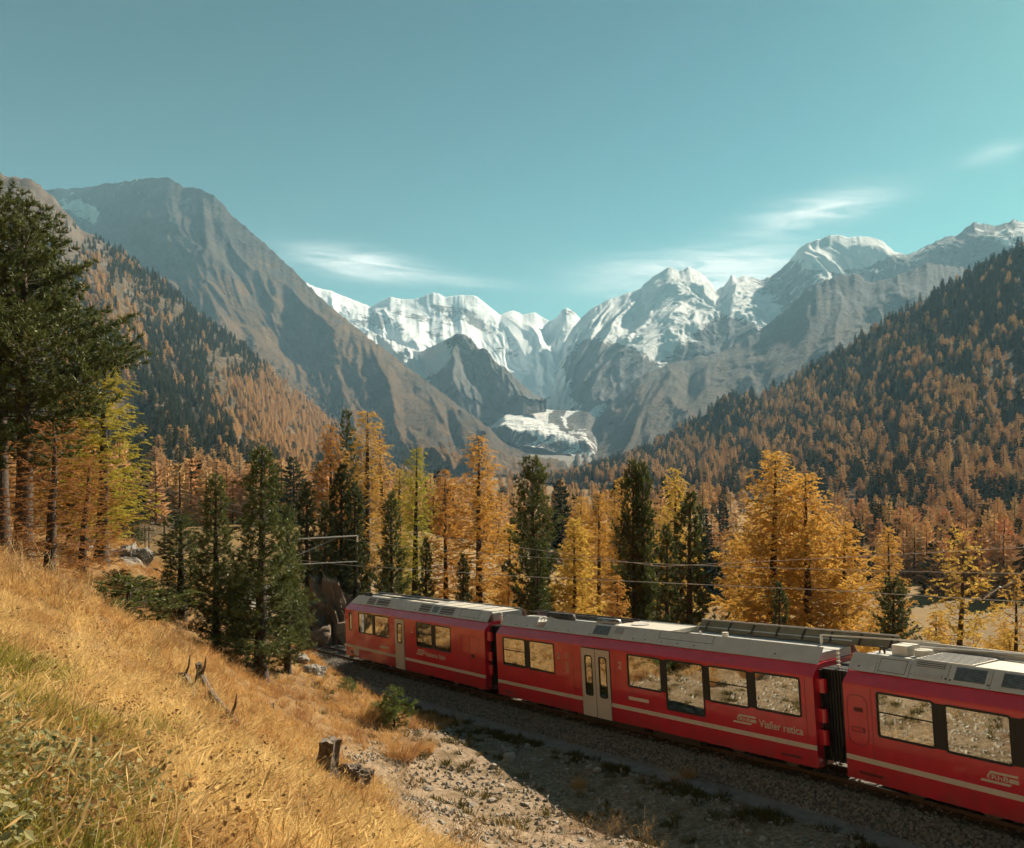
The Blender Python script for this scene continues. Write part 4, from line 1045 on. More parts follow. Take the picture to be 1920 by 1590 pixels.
def rail_car(label, origin, ex_h, grade, L_, wins, doors, hatches, nums, panels, spec):
    car = empty('rail_car')
    ex = Vector((ex_h[0], ex_h[1], grade)).normalized(); ey = Vector((-ex_h[1], ex_h[0], 0)).normalized()
    ez = ex.cross(ey)
    car.matrix_world = Matrix(((ex.x, ey.x, ez.x, origin[0]), (ex.y, ey.y, ez.y, origin[1]), (ex.z, ey.z, ez.z, origin[2]), (0, 0, 0, 1)))
    tag(car, label, 'train car', 'cars of the red train')
    holes = [(w[0]+0.03, w[1]-0.03, w[2]+0.03, w[3]-0.03) for w in wins]
    # body shell
    mb = MB()
    wall_with_holes(mb, L_, 0.40, 2.80, holes, 0.0, False)
    wall_with_holes(mb, L_, 0.40, 2.80, holes, WID, True)
    prof = [(0.0, 2.80), (0.012, 2.845), (0.045, 2.885), (0.29, 3.13), (0.58, 3.16)]
    full = prof+[(WID-a, c_) for a, c_ in prof[::-1]]
    for (a, za), (b_, zb) in zip(full, full[1:]):
        mb.add([(0, a, za), (L_, a, za), (L_, b_, zb), (0, b_, zb)], [(0, 1, 2, 3)])
    sec = [(0.0, 0.40)]+full+[(WID, 0.40)]
    n = len(sec)
    mb.add([(0, a, c_) for a, c_ in sec], [tuple(range(n-1, -1, -1))]); mb.add([(L_, a, c_) for a, c_ in sec], [tuple(range(n))])
    mb.add([(0, 0, 0.40), (L_, 0, 0.40), (L_, WID, 0.40), (0, WID, 0.40)], [(3, 2, 1, 0)])
    mb.box(0.02, L_-0.02, 0.05, WID-0.05, 0.95, 1.0)
    body = mb.build('body', MAT['red'], car)
    for p in body.data.polygons: p.use_smooth = False
    for xs_ in spec.get('seams', ()): MB().box(xs_-0.006, xs_+0.006, -0.002, 0.004, 0.41, 2.80).build('panel_seam', MAT['seam'], car)
    # interior
    mb = MB(); mb.box(0.03, L_-0.03, 0.12, WID-0.12, 2.72, 2.76); mb.box(0.03, L_-0.03, 1.31, 1.34, 1.0, 1.05)
    mb.build('ceiling_panel', MAT['inner'], car)
    mb = MB()
    x = 0.7
    while x < L_-1:
        for y0_, y1_ in ((0.14, 1.05), (1.60, 2.51)):
            mb.box(x, x+0.42, y0_, y1_, 1.0, 1.42); mb.box(x+0.36, x+0.46, y0_, y1_, 1.4, 2.10)
        x += 1.62
    mb.build('seats', MAT['seat'], car, kind='stuff')
    for y_ in (0.85, 1.8):
        MB().box(0.6, L_-0.6, y_-0.05, y_+0.05, 2.69, 2.715).build('ceiling_lamp', MAT['lamp'], car)
    # windows on both sides
    for side in (0, 1):
        for w in wins:
            x0, x1, z0, z1 = w[:4]
            o = MB(); i_ = MB()
            ya, yb = (-0.008, 0.05) if side == 0 else (WID+0.008, WID-0.05)
            o.ring(rrect(x0, x1, z0, z1, 0.085), rrect(x0+0.055, x1-0.055, z0+0.055, z1-0.055, 0.05), ya, yb)
            fr = o.build('window', MAT['rubber'], car)
            yp = 0.012 if side == 0 else WID-0.012
            i_.add([(a, yp, c_) for a, c_ in rrect(x0+0.03, x1-0.03, z0+0.03, z1-0.03, 0.06)][::1 if side else -1], [tuple(range(20))])
            i_.build('pane', MAT['glass'], fr)
            if len(w) > 4 and w[4]:
                zz = z0+(z1-z0)*0.55
                MB().box(x0+0.05, x1-0.05, -0.004 if side == 0 else WID-0.02, 0.02 if side == 0 else WID+0.004, zz-0.015, zz+0.015).build('window_bar', MAT['rubber'], fr)
    for a, b_, z0, z1 in spec.get('mullions', []):
        MB().box(a, b_, -0.005, 0.03, z0, z1).build('mullion', MAT['rubber'], car)
    # stripe and doors
    cuts = sorted(doors, key=lambda d: d[0]); x = 0.0
    for d in cuts+[(L_, L_, 0)]:
        if d[0]-x > 0.05: MB().box(x, d[0], -0.004, 0.02, 0.87, 1.0).build('stripe', MAT['white'], car)
        x = d[1]
    for a, b_, nleaf in doors:
        MB().ring(rrect(a-0.03, b_+0.03, 0.35, 2.80, 0.04), rrect(a+0.005, b_-0.005, 0.39, 2.765, 0.02), -0.004, 0.01).build('door_frame', MAT['rubber'], car)
        w = (b_-a)/nleaf
        for k in range(nleaf):
            x0, x1 = a+w*k+0.012, a+w*(k+1)-0.012
            dz0, dz1 = (1.13, 2.50) if nleaf == 2 else (1.64, 2.54)
            px0, px1 = x0+w*0.27, x1-w*0.22
            mb = MB()
            mb.ring([(x0, 0.39), (x1, 0.39), (x1, 2.76), (x0, 2.76)], [(px0, dz0), (px1, dz0), (px1, dz1), (px0, dz1)], -0.022, -0.003)
            dr = mb.build('door', MAT['door'], car)
            q = MB(); q.ring(rrect(px0-0.03, px1+0.03, dz0-0.03, dz1+0.03, 0.10), rrect(px0+0.02, px1-0.02, dz0+0.02, dz1-0.02, 0.08), -0.030, -0.02); q.build('pane_seal', MAT['rubber'], dr)
            q = MB(); q.add([(p_, -0.012, c_) for p_, c_ in rrect(px0-0.01, px1+0.01, dz0-0.01, dz1+0.01, 0.05)][::-1], [tuple(range(20))]); q.build('pane', MAT['glass'], dr)
        if nleaf == 2: MB().box((a+b_)/2-0.012, (a+b_)/2+0.012, -0.026, -0.005, 0.39, 2.76).build('door_seal', MAT['rubber'], car)
    for a, b_, z0, z1, r in hatches:
        h = MB().ring(rrect(a, b_, z0, z1, r), rrect(a+0.016, b_-0.016, z0+0.016, z1-0.016, r-0.014), -0.003, 0.005).build('hatch', MAT['seam'], car)
        zc = z0+(z1-z0)*0.34
        MB().ring([(a+0.12, zc-0.10), (b_-0.12, zc-0.10), (b_-0.12, zc+0.02), (a+0.12, zc+0.02)], [(a+0.135, zc-0.085), (b_-0.16, zc-0.085), (b_-0.16, zc+0.005), (a+0.135, zc+0.005)], -0.005, 0.004).build('hatch_handle', MAT['rubber'], h)
        zc = z0+(z1-z0)*0.72
        MB().box(a+0.2, b_-0.14, -0.004, 0.004, zc-0.07, zc+0.04).build('hatch_plate', MAT['seam'], h)
    for txt, x, z, s in nums: text_part('number', txt, x, z, s, car, off=0.012)
    # roof: grey slope panels on both sides, deck
    for a, b_ in panels:
        slope_box(MB(), a+0.008, b_-0.008, 0.0, 1.0, 0.0, 0.03).build('roof_panel', MAT['roofgrey'], car)
    slope_box(MB(), 0.05, L_-0.05, 0.0, 1.0, 0.0, 0.03, True).build('roof_panel', MAT['roofgrey'], car)
    mb = MB(); mb.box(spec.get('deck', (0.1, L_-0.1))[0], spec.get('deck', (0.1, L_-0.1))[1], 0.56, WID-0.56, 3.17, spec.get('deck_z', 3.50)); mb.build('roof_deck', MAT['rooftop'], car)
    # underframe, bogies
    MB().box(0.25, L_-0.25, 0.30, WID-0.30, 0.34, 0.398).build('underframe', MAT['dark'], car)
    for bx in spec.get('bogies', ()):
        bg_ = MB(); bg_.box(bx-1.35, bx+1.35, 0.42, 0.62, 0.30, 0.52); bg_.box(bx-1.35, bx+1.35, WID-0.62, WID-0.42, 0.30, 0.52); bg_.box(bx-0.3, bx+0.3, 0.45, WID-0.45, 0.28, 0.45)
        bo = bg_.build('bogie', MAT['dark'], car)
        for wx in (bx-0.95, bx+0.95):
            for wy in (0.80, WID-0.80):
                MB().tube([(wx, wy-0.06, 0.36), (wx, wy+0.06, 0.36)], 0.34, 18).build('wheel', MAT['steel'], bo)
    for x0, x1, z0 in spec.get('boxes', ()):
        MB().box(x0, x1, 0.22, WID-0.22, z0, 0.345).build('equipment_box', MAT['dark'], car)
    return car

def roof_grille(car, a, b_, t0, t1, slats=7, frame=True):
    if frame: slope_box(MB(), a-0.06, b_+0.06, t0-0.06, t1+0.06, 0.026, 0.040).build('grille_frame', MAT['roofgrey'], car)
    g = slope_box(MB(), a, b_, t0, t1, 0.030, 0.044).build('roof_grille', MAT['grille'], car)
    for k in range(slats):
        t = t0+(t1-t0)*(k+0.5)/slats
        slope_box(MB(), a+0.01, b_-0.01, t-0.022, t+0.022, 0.040, 0.052).build('slat', MAT['roofgrey'] if slats < 6 else MAT['steel'], g)
def roof_hatch(car, a, b_, t0, t1):
    mb = MB()
    for q in ((a, b_, t0, t0+0.03), (a, b_, t1-0.03, t1), (a, a+0.015, t0, t1), (b_-0.015, b_, t0, t1)): slope_box(mb, *q, 0.028, 0.034)
    mb.build('roof_hatch', MAT['grille'], car)
def bolts(car, lst):
    for x, t in lst:
        slope_box(MB(), x-0.025, x+0.025, t-0.04, t+0.04, 0.029, 0.036).build('bolt', MAT['rubber'], car)

def tp(s): return np.array([np.interp(s, TR[:, 0], TR[:, k]) for k in (1, 2, 3)])
# middle car
O2 = A2
car2 = rail_car('middle red rail car with double cream door and lettering', O2, H2, 0.0778, 14.72,
    [(0.42, 1.92, 1.62, 2.76, 1), (2.12, 3.70, 1.62, 2.76), (7.55, 9.12, 1.66, 2.77), (9.27, 10.88, 1.15, 2.77), (11.03, 12.55, 1.66, 2.77, 1), (12.74, 14.31, 1.68, 2.78)],
    [(5.22, 6.70, 2)], [], [('2', 3.86, 2.22, 0.34), ('2', 7.12, 2.22, 0.34)],
    [(0.0, 2.2), (2.75, 5.75), (5.75, 7.0), (7.0, 8.05), (8.05, 8.7), (8.7, 11.0), (11.0, 12.35), (12.35, 14.75)],
    dict(mullions=[(1.87, 2.17, 1.66, 2.73), (9.07, 9.32, 1.70, 2.73), (10.83, 11.08, 1.70, 2.73), (12.50, 12.79, 1.72, 2.74)], seams=(0.22, 4.75, 6.95, 14.45), bogies=(2.3, 12.4), boxes=((4.6, 8.0, 0.20), (8.4, 10.4, 0.16)), deck_z=3.40))
logo(car2, 11.92, 1.20, 0.84)
text_part('lettering', 'Viafier retica', 12.86, 1.21, 0.30, car2, width=1.46, off=0.014)
MB().ring([(7.42, 1.17), (8.6, 1.17), (8.6, 1.42), (7.42, 1.42)], [(7.43, 1.18), (8.59, 1.18), (8.59, 1.41), (7.43, 1.41)], -0.003, 0.003).build('plate_outline', MAT['seam'], car2)
MB().box(7.55, 8.48, -0.005, 0.003, 1.24, 1.345).build('destination_plate', MAT['white'], car2)
for x0, z0 in ((4.30, 2.28), (4.30, 1.98), (4.30, 1.75)):   # small pictograms
    pg = MB(); pg.ring(rrect(x0, x0+0.20, z0, z0+0.2, 0.02), rrect(x0+0.008, x0+0.192, z0+0.008, z0+0.192, 0.015), -0.004, 0.002)
    pg.box(x0+0.07, x0+0.10, -0.004, 0.002, z0+0.08, z0+0.16); pg.box(x0+0.07, x0+0.14, -0.004, 0.002, z0+0.05, z0+0.075); pg.build('pictogram', MAT['white'], car2)
MB().box(13.55, 14.2, -0.004, 0.003, 0.55, 0.62).build('data_panel', MAT['seam'], car2)
MB().box(0.35, 1.0, -0.004, 0.003, 0.55, 0.62).build('data_panel', MAT['seam'], car2)
slope_box(MB(), 2.2, 2.78, 0.0, 0.22, 0.0, 0.03).build('roof_panel', MAT['roofgrey'], car2)
roof_grille(car2, 5.55, 6.35, 0.18, 0.86, 8); roof_grille(car2, 6.62, 7.0, 0.42, 0.86, 5)
roof_hatch(car2, 8.7, 10.95, 0.42, 0.98)
bolts(car2, [(1.0, 0.2), (1.7, 0.2), (2.9, 0.18), (3.5, 0.2), (4.2, 0.2), (5.4, 0.16), (7.6, 0.2), (8.15, 0.2), (8.9, 0.2), (9.6, 0.2), (10.3, 0.2), (13.3, 0.3)])
# roof equipment of the middle car
mb = MB(); mb.tube([(2.3, 0.98, 3.62), (3.75, 0.98, 3.62)], 0.14, 14); mb.build('roof_cylinder', MAT['dark'], car2, True)
mb = MB(); mb.tube([(5.2, 0.95, 3.60), (6.3, 0.95, 3.60)], 0.12, 14); mb.build('roof_cylinder', MAT['steel'], car2, True)
for k in range(5):
    yk = 0.62+0.11*k
    MB().tube([(2.25+0.06*k, yk-0.05, 3.30), (2.3+0.06*k, yk-0.05, 3.52), (2.42+0.06*k, yk, 3.58), (3.2, yk+0.1, 3.46), (5.4, yk+0.2, 3.44)], 0.022, 6).build('cable', MAT['white' if k < 3 else 'rubber'], car2)
for y_ in (1.55, 1.9): MB().tube([(0.3, y_, 3.60), (6.4, y_, 3.60)], 0.035, 6).build('roof_conduit', MAT['dark'], car2)
mb = MB(); mb.box(6.3, 9.0, 0.62, 1.95, 3.43, 3.56); mb.build('roof_cover', MAT['white'], car2)
mb = MB(); mb.tube([(7.05, 1.25, 3.565), (7.05, 1.25, 3.585)], 0.32, 24); mb.build('roof_vent_lid', MAT['rooftop'], car2)
for x, h_, r_ in ((10.2, 0.14, 0.04), (11.2, 0.18, 0.10), (9.3, 0.1, 0.03)): MB().tube([(x, 0.75, 3.40), (x, 0.75, 3.50+h_)], r_, 12).build('roof_stub', MAT['white'], car2)
# far side screen leaning over the roof of the middle car
mb = MB(); mb.hexa([(9.0, 2.02, 3.45), (16.0, 2.02, 3.45), (16.0, 2.07, 3.45), (9.0, 2.07, 3.45), (9.0, 2.25, 3.76), (16.0, 2.25, 3.76), (16.0, 2.30, 3.76), (9.0, 2.30, 3.76)])
scr_ = mb.build('roof_screen', MAT['olive'], car2)
for k in range(8): MB().hexa([(9.3+0.93*k, 1.985, 3.46), (9.36+0.93*k, 1.985, 3.46), (9.36+0.93*k, 2.015, 3.46), (9.3+0.93*k, 2.015, 3.46), (9.3+0.93*k, 2.215, 3.75), (9.36+0.93*k, 2.215, 3.75), (9.36+0.93*k, 2.245, 3.75), (9.3+0.93*k, 2.245, 3.75)]).build('rib', MAT['dark'], scr_)
MB().tube([(9.0, 2.27, 3.775), (16.0, 2.27, 3.775)], 0.028, 8).build('screen_rail', MAT['rooftop'], scr_)
MB().tube([(13.9, 1.75, 3.42), (13.9, 1.75, 3.70)], 0.04, 8).build('insulator', MAT['white'], car2)
MB().tube([(13.9, 1.75, 3.70), (17.4, 1.7, 3.80)], 0.022, 8).build('roof_rod', MAT['white'], car2)

# first car
O1 = A2-np.array([*H2, 0.066])*13.93+np.array([0, 0, 0.03])
car1 = rail_car('far red rail car with cab and single cream door', O1, H2, 0.066, 13.08,
    [(1.55, 3.15, 1.72, 2.78), (3.30, 4.84, 1.72, 2.78), (7.48, 8.90, 1.62, 2.76, 1), (9.10, 10.48, 1.62, 2.76), (0.48, 0.80, 1.76, 2.74)],
    [(5.47, 6.36, 1)], [], [('1', 5.10, 2.26, 0.30), ('2', 7.02, 2.22, 0.34)],
    [(0.75, 1.9), (1.9, 2.9), (2.9, 4.3), (4.3, 5.6), (5.6, 7.2), (7.2, 8.3), (8.3, 9.0), (9.0, 10.4), (10.4, 12.95)],
    dict(mullions=[(3.10, 3.35, 1.76, 2.74), (8.85, 9.15, 1.66, 2.72)], seams=(1.2, 5.25, 6.6, 10.85), bogies=(2.6, 10.6), boxes=((4.6, 8.2, 0.20),), deck=(0.9, 13.0)))
MB().box(1.52, 4.86, -0.006, 0.002, 2.765, 2.835).build('first_class_band', MAT['yellow'], car1)
logo(car1, 7.42, 1.26, 0.80)
text_part('lettering', 'Rhätische Bahn', 8.28, 1.27, 0.27, car1, width=1.68, off=0.014)
MB().ring(rrect(11.32, 12.62, 1.08, 2.52, 0.12), rrect(11.335, 12.605, 1.095, 2.505, 0.11), -0.003, 0.003).build('service_door', MAT['seam'], car1)
MB().box(11.93, 11.95, -0.003, 0.003, 1.1, 2.5).build('service_door_seam', MAT['seam'], car1)
MB().box(12.1, 12.3, -0.006, 0.003, 1.62, 1.78).build('service_door_lock', MAT['rubber'], car1)
MB().ring(rrect(0.36, 0.98, 1.0, 2.80, 0.06), rrect(0.38, 0.96, 1.02, 2.78, 0.05), -0.003, 0.003).build('cab_door', MAT['seam'], car1)
MB().box(0.95, 1.50, -0.005, 0.002, 0.50, 0.87).build('cream_block', MAT['white'], car1)
MB().box(0.55, 0.85, -0.006, 0.002, 0.58, 0.72).build('step_recess', MAT['rubber'], car1)
MB().box(3.9, 4.8, -0.005, 0.002, 1.20, 1.30).build('destination_plate', MAT['white'], car1)
for a, b_ in ((1.95, 2.75), (7.25, 8.2), (9.1, 10.2)): roof_grille(car1, a, b_, 0.15, 0.85, 3)
roof_grille(car1, 3.0, 4.2, 0.2, 0.85, 2); roof_grille(car1, 8.42, 8.9, 0.2, 0.8, 8)
roof_hatch(car1, 10.7, 12.2, 0.2, 0.9)
bolts(car1, [(5.2, 0.3), (6.9, 0.25), (11.9, 0.2), (12.6, 0.2)])
mb = MB()   # sloping cab roof end and front
mb.hexa([(0.0, 0.30, 3.14), (0.75, 0.30, 3.14), (0.75, WID-0.30, 3.14), (0.0, WID-0.30, 3.14), (0.45, 0.60, 3.54), (0.75, 0.585, 3.56), (0.75, WID-0.585, 3.56), (0.45, WID-0.60, 3.54)])
mb.build('cab_roof', MAT['roofgrey'], car1)
mb = MB(); mb.hexa([(-0.30, 0.35, 0.45), (0.0, 0.01, 0.45), (0.0, WID-0.01, 0.45), (-0.30, WID-0.35, 0.45), (-0.30, 0.35, 1.65), (0.0, 0.01, 1.65), (0.0, WID-0.01, 1.65), (-0.30, WID-0.35, 1.65)])
mb.hexa([(-0.10, 0.35, 2.78), (0.0, 0.04, 2.82), (0.0, WID-0.04, 2.82), (-0.10, WID-0.35, 2.78), (0.0, 0.45, 3.08), (0.02, 0.30, 3.12), (0.02, WID-0.30, 3.12), (0.0, WID-0.45, 3.08)])
mb.build('cab_front', MAT['red'], car1)
mb = MB(); mb.hexa([(-0.29, 0.36, 1.66), (-0.005, 0.02, 1.66), (-0.005, WID-0.02, 1.66), (-0.29, WID-0.36, 1.66), (-0.10, 0.38, 2.77), (-0.005, 0.05, 2.80), (-0.005, WID-0.05, 2.80), (-0.10, WID-0.38, 2.77)])
mb.build('windscreen', MAT['glass'], car1)
mb = MB(); mb.hexa([(-0.32, 0.08, 2.80), (-0.02, -0.02, 2.80), (-0.02, 0.12, 2.80), (-0.32, 0.14, 2.80), (-0.32, 0.08, 2.86), (-0.02, -0.02, 2.90), (-0.02, 0.12, 2.90), (-0.32, 0.14, 2.86)]); mb.build('mirror_housing', MAT['red'], car1)
mb = MB(); mb.hexa([(-0.62, 0.55, 0.12), (-0.30, 0.30, 0.12), (-0.30, WID-0.30, 0.12), (-0.62, WID-0.55, 0.12), (-0.45, 0.60, 0.42), (-0.30, 0.40, 0.42), (-0.30, WID-0.40, 0.42), (-0.45, WID-0.60, 0.42)]); mb.build('snow_plough', MAT['steel'], car1)
for k in range(11):
    x = 1.2+1.05*k; MB().box(x, x+0.9, 0.62, WID-0.62, 3.501, 3.535).build('deck_plate', MAT['white' if k % 3 else 'rooftop'], car1)
for y_ in (0.95, 1.6): MB().tube([(0.9, y_, 3.60), (8.0, y_, 3.60)], 0.03, 6).build('roof_conduit', MAT['dark'], car1)
mb = MB(); mb.box(1.2, 1.5, 0.6, 0.9, 3.5, 3.72); mb.build('roof_horn', MAT['dark'], car1)

# third car
O3 = np.array([8.8616, 22.4391, -8.6122])
car3 = rail_car('near red rail car cut by the right picture edge', O3, H3, 0.0724, 14.5,
    [(0.97, 2.53, 1.60, 2.75, 1), (2.76, 4.34, 1.58, 2.72), (4.55, 6.1, 1.58, 2.72), (6.3, 7.9, 1.58, 2.72)],
    [(9.2, 10.6, 2)], [(0.10, 0.71, 1.28, 2.57, 0.22)], [],
    [(0.0, 0.78), (0.78, 1.72), (1.72, 2.72), (2.72, 3.75), (3.75, 5.2), (5.2, 9.0), (9.0, 14.4)],
    dict(mullions=[(2.49, 2.80, 1.63, 2.70), (4.30, 4.60, 1.62, 2.68), (6.06, 6.34, 1.62, 2.68)], seams=(0.83, 8.6), bogies=(2.4, 12.0), boxes=((5.0, 9.5, 0.18),)))
logo(car3, 3.55, 1.13, 0.86)
roof_hatch(car3, 0.86, 1.62, 0.12, 0.86)
roof_grille(car3, 1.86, 2.6, 0.16, 0.36, 4); roof_grille(car3, 1.86, 2.6, 0.68, 0.98, 3)
roof_grille(car3, 2.88, 3.62, 0.22, 0.88, 9); roof_grille(car3, 4.0, 5.0, 0.22, 0.88, 9)
bolts(car3, [(1.8, 0.22), (2.68, 0.22), (2.8, 0.2), (3.7, 0.2), (0.3, 0.25)])
MB().box(0.35, 1.05, -0.004, 0.003, 0.56, 0.63).build('data_panel', MAT['seam'], car3)
top = MB(); top.box(1.75, 3.2, 0.62, WID-0.62, 3.505, 3.60); tg = top.build('roof_grille_box', MAT['white'], car3)
for k in range(9): MB().box(1.8, 3.15, 0.68+0.15*k, 0.74+0.15*k, 3.60, 3.612).build('slot_row', MAT['grille'], tg)
MB().box(3.25, 5.2, 0.62, WID-0.62, 3.505, 3.58).build('roof_cover', MAT['white'], car3)
MB().box(0.7, 1.15, 1.2, 1.75, 3.5, 3.76).build('roof_box', MAT['white'], car3)
MB().tube([(1.45, 1.45, 3.5), (1.45, 1.45, 3.68)], 0.22, 20).build('roof_fan', MAT['white'], car3)
MB().tube([(0.3, 2.0, 3.60), (4.5, 2.0, 3.75)], 0.05, 8).build('roof_conduit', MAT['rooftop'], car3)
MB().tube([(0.30, 1.25, 3.50), (0.34, 1.25, 3.66), (0.42, 1.25, 3.66), (0.46, 1.25, 3.50)], 0.03, 6).build('roof_hook', MAT['dark'], car3)
mb = MB(); mb.hexa([(0.3, 2.05, 3.45), (5.0, 2.05, 3.45), (5.0, 2.1, 3.45), (0.3, 2.1, 3.45), (0.3, 2.16, 3.75), (5.0, 2.16, 3.75), (5.0, 2.2, 3.75), (0.3, 2.2, 3.75)]); mb.build('roof_screen', MAT['rooftop'], car3)

# car ends: gangway bellows and red end brackets belong to the car they are fixed to
def bellows(car, x0, x1):
    mb = MB(); n = 9
    for k in range(n):
        a, b_ = x0+(x1-x0)*k/n, x0+(x1-x0)*(k+0.55)/n; c_ = x0+(x1-x0)*(k+1)/n
        for q, g_ in (((a, b_), 0.0), ((b_, c_), 0.07)):
            mb.box(q[0], q[1], 0.42+g_, WID-0.42-g_, 0.55+g_, 3.02-g_)
    mb.build('gangway_bellows', MAT['rubber'], car)
bellows(car1, 13.09, 13.90)
bellows(car2, 14.73, 15.55)
for car, xe, sgn in ((car1, 13.08, 1), (car2, 14.72, 1)):
    for z0, z1, r_ in ((2.42, 2.78, 0.13), (1.62, 1.98, 0.10), (1.02, 1.42, 0.10)):
        mb = MB(); mb.tube([(xe+0.14, 0.22, z0), (xe+0.14, 0.22, z1)], r_, 14); mb.box(xe, xe+0.14, 0.14, 0.32, z0, z1); mb.build('end_bracket', MAT['red'], car, False)
    MB().box(xe, xe+0.05, 0.30, 0.40, 0.42, 3.0).build('end_flange', MAT['rubber'], car)
    pts = [(xe+0.05+0.6*t_, 0.36, 1.55-1.2*math.sin(t_*math.pi)*0.9) for t_ in np.linspace(0, 1, 9)]
    MB().tube(pts, 0.018, 6).build('jumper_cable', MAT['rubber'], car)
    for k in range(10): MB().tube([(xe+0.42, 0.62, 3.05+0.052*k), (xe+0.42, 0.62, 3.08+0.052*k)], 0.055 if k % 2 else 0.035, 8).build('insulator_rib', MAT['white'], car)
print('train', round(time.time()-T0, 1))

# ------------------------------------------------------------------ railway track
track = empty('railway_track', tuple(tp(-20)))
tag(track, 'narrow gauge railway track with brown rails curving past the pines', 'railway track')
inv = Vector(track.location)
for off in (-0.86, -1.79):
    ss = np.arange(-72, 44, 1.0); pts = []
    for s in ss:
        p = tp(s); c_ = np.interp(s, TR[:, 0], TR[:, 4]); d_ = np.interp(s, TR[:, 0], TR[:, 5]); pts.append((p, c_, d_))
    V = []; prof = [(-0.06, -0.14), (-0.06, -0.12), (-0.012, -0.10), (-0.012, -0.035), (-0.033, -0.028), (-0.033, 0.0), (0.033, 0.0), (0.033, -0.028), (0.012, -0.035), (0.012, -0.10), (0.06, -0.12), (0.06, -0.14)]
    for p, c_, d_ in pts:
        for a, z in prof: V.append((p[0]+d_*(off+a)-inv.x, p[1]-c_*(off+a)-inv.y, p[2]+z-inv.z))
    n = len(prof); F = [(i*n+k, i*n+k+1, (i+1)*n+k+1, (i+1)*n+k) for i in range(len(pts)-1) for k in range(n-1)]
    me = bpy.data.meshes.new('rail'); me.from_pydata(V, [], F); me.materials.append(MAT['rust']); me.materials.append(MAT['steel'])
    for i, p in enumerate(me.polygons): p.material_index = 1 if i % (n-1) == 5 else 0
    obj('rail', me, track)
MAT['sleeper'] = simple('sleeper_wood', (0.12, 0.09, 0.065), 0.9, col2=(0.06, 0.045, 0.035), scale=12, bump=0.3)
sl = MB().box(-0.11, 0.11, -0.9, 0.9, -0.20, -0.095)
slm = bpy.data.meshes.new('sleeper'); slm.from_pydata(sl.v, [], sl.f); slm.materials.append(MAT['sleeper'])
for s in np.arange(-34, 24, 0.65):
    p = tp(s); c_ = np.interp(s, TR[:, 0], TR[:, 4]); d_ = np.interp(s, TR[:, 0], TR[:, 5])
    o = obj('sleeper', slm, track); o.location = (p[0]-d_*1.325-inv.x, p[1]+c_*1.325-inv.y, p[2]-inv.z); o.rotation_euler = (0, -0.07, math.atan2(d_, c_))

# ------------------------------------------------------------------ overhead line
MAT['wire'] = simple('bright_wire', (0.55, 0.50, 0.44), 0.4, metal=0.5)
MAT['mast'] = simple('galvanised_mast', (0.30, 0.29, 0.27), 0.6, metal=0.4, col2=(0.22, 0.21, 0.19))
MAT['pole'] = simple('pole_wood', (0.20, 0.155, 0.115), 0.9, col2=(0.12, 0.09, 0.07), scale=6)
def centre(s, h, off=0.0):
    p = tp(s); c_ = np.interp(s, TR[:, 0], TR[:, 4]); d_ = np.interp(s, TR[:, 0], TR[:, 5])
    return Vector((p[0]+d_*(-1.325+off), p[1]-c_*(-1.325+off), p[2]+h))
def wire(name, pts, label, r=0.011, sag=0.0):
    out_ = []
    for a, b_ in zip(pts, pts[1:]):
        for k in range(12):
            t = k/12; q = a.lerp(b_, t); q.z -= sag*4*t*(1-t); out_.append(q)
    out_.append(pts[-1])
    o = MB().tube(out_, r, 5).build(name, MAT['wire'], None, True)
    return tag(o, label, 'wire', 'overhead wires above the track')
S_M = -16.5
wire('contact_wire', [centre(s, 5.08) for s in (-45, S_M, 0, 14, 20, 30, 44)], 'lowest of the three bright overhead wires above the train roofs', 0.012)
wire('catenary_wire', [centre(S_M, 6.55), centre(20, 5.75), centre(44, 6.5)], 'middle overhead wire sagging above the train roofs', 0.010, sag=0.35)
fa = centre(S_M, 7.0, -2.5); fb = Vector(tuple(ray_at(1240, 1062, 34))); fc = Vector(tuple(ray_at(1620, 1043, 27))); fd = Vector(tuple(ray_at(1920, 1026, 22.5))); fe = fd+(fd-fc)*2
wire('feeder_wire', [fa, fb, fc, fd, fe], 'uppermost overhead wire rising towards the right edge', 0.011)
mast = empty('catenary_mast'); mp_ = centre(S_M, -0.5, 3.6); mast.location = mp_
tag(mast, 'overhead line mast with two cantilever arms behind the front pine clump', 'mast')
up = 7.6
MB().box(-0.09, 0.09, -0.09, 0.09, 0, up).build('post', MAT['mast'], mast)
d1 = centre(S_M, 6.72, -0.6)-mp_; d0 = Vector((0, 0, 7.2)); 
MB().tube([Vector((0, 0, d1.z)), d1], 0.05, 8).build('arm', MAT['mast'], mast)
MB().tube([Vector((0, 0, d1.z-1.1)), d1*0.72+Vector((0, 0, d1.z*0.28))], 0.03, 8).build('strut', MAT['mast'], mast)
d2 = centre(S_M, 5.25, -0.6)-mp_
MB().tube([Vector((0, 0, d2.z+0.1)), d2], 0.03, 8).build('registration_arm', MAT['mast'], mast)
MB().tube([d1, d1+Vector((0, 0, -0.35))], 0.05, 8).build('insulator', MAT['white'], mast)
# pull-off fitting at the right
q0 = centre(21.5, 5.10); q1 = Vector(tuple(ray_at(1878, 1102, q0.y-0.5))); q2 = Vector(tuple(ray_at(1902, 1091, q0.y-0.6)))
q0 = Vector(tuple(ray_at(1845, 1121, q0.y)))
pf = MB().tube([q0, q0.lerp(q1, 0.9)+Vector((0, 0, 0.04)), q1, q2], 0.016, 6).build('wire_hanger', MAT['wire'])
tag(pf, 'bent bright hanger fitting between the two lower overhead wires', 'wire fitting')

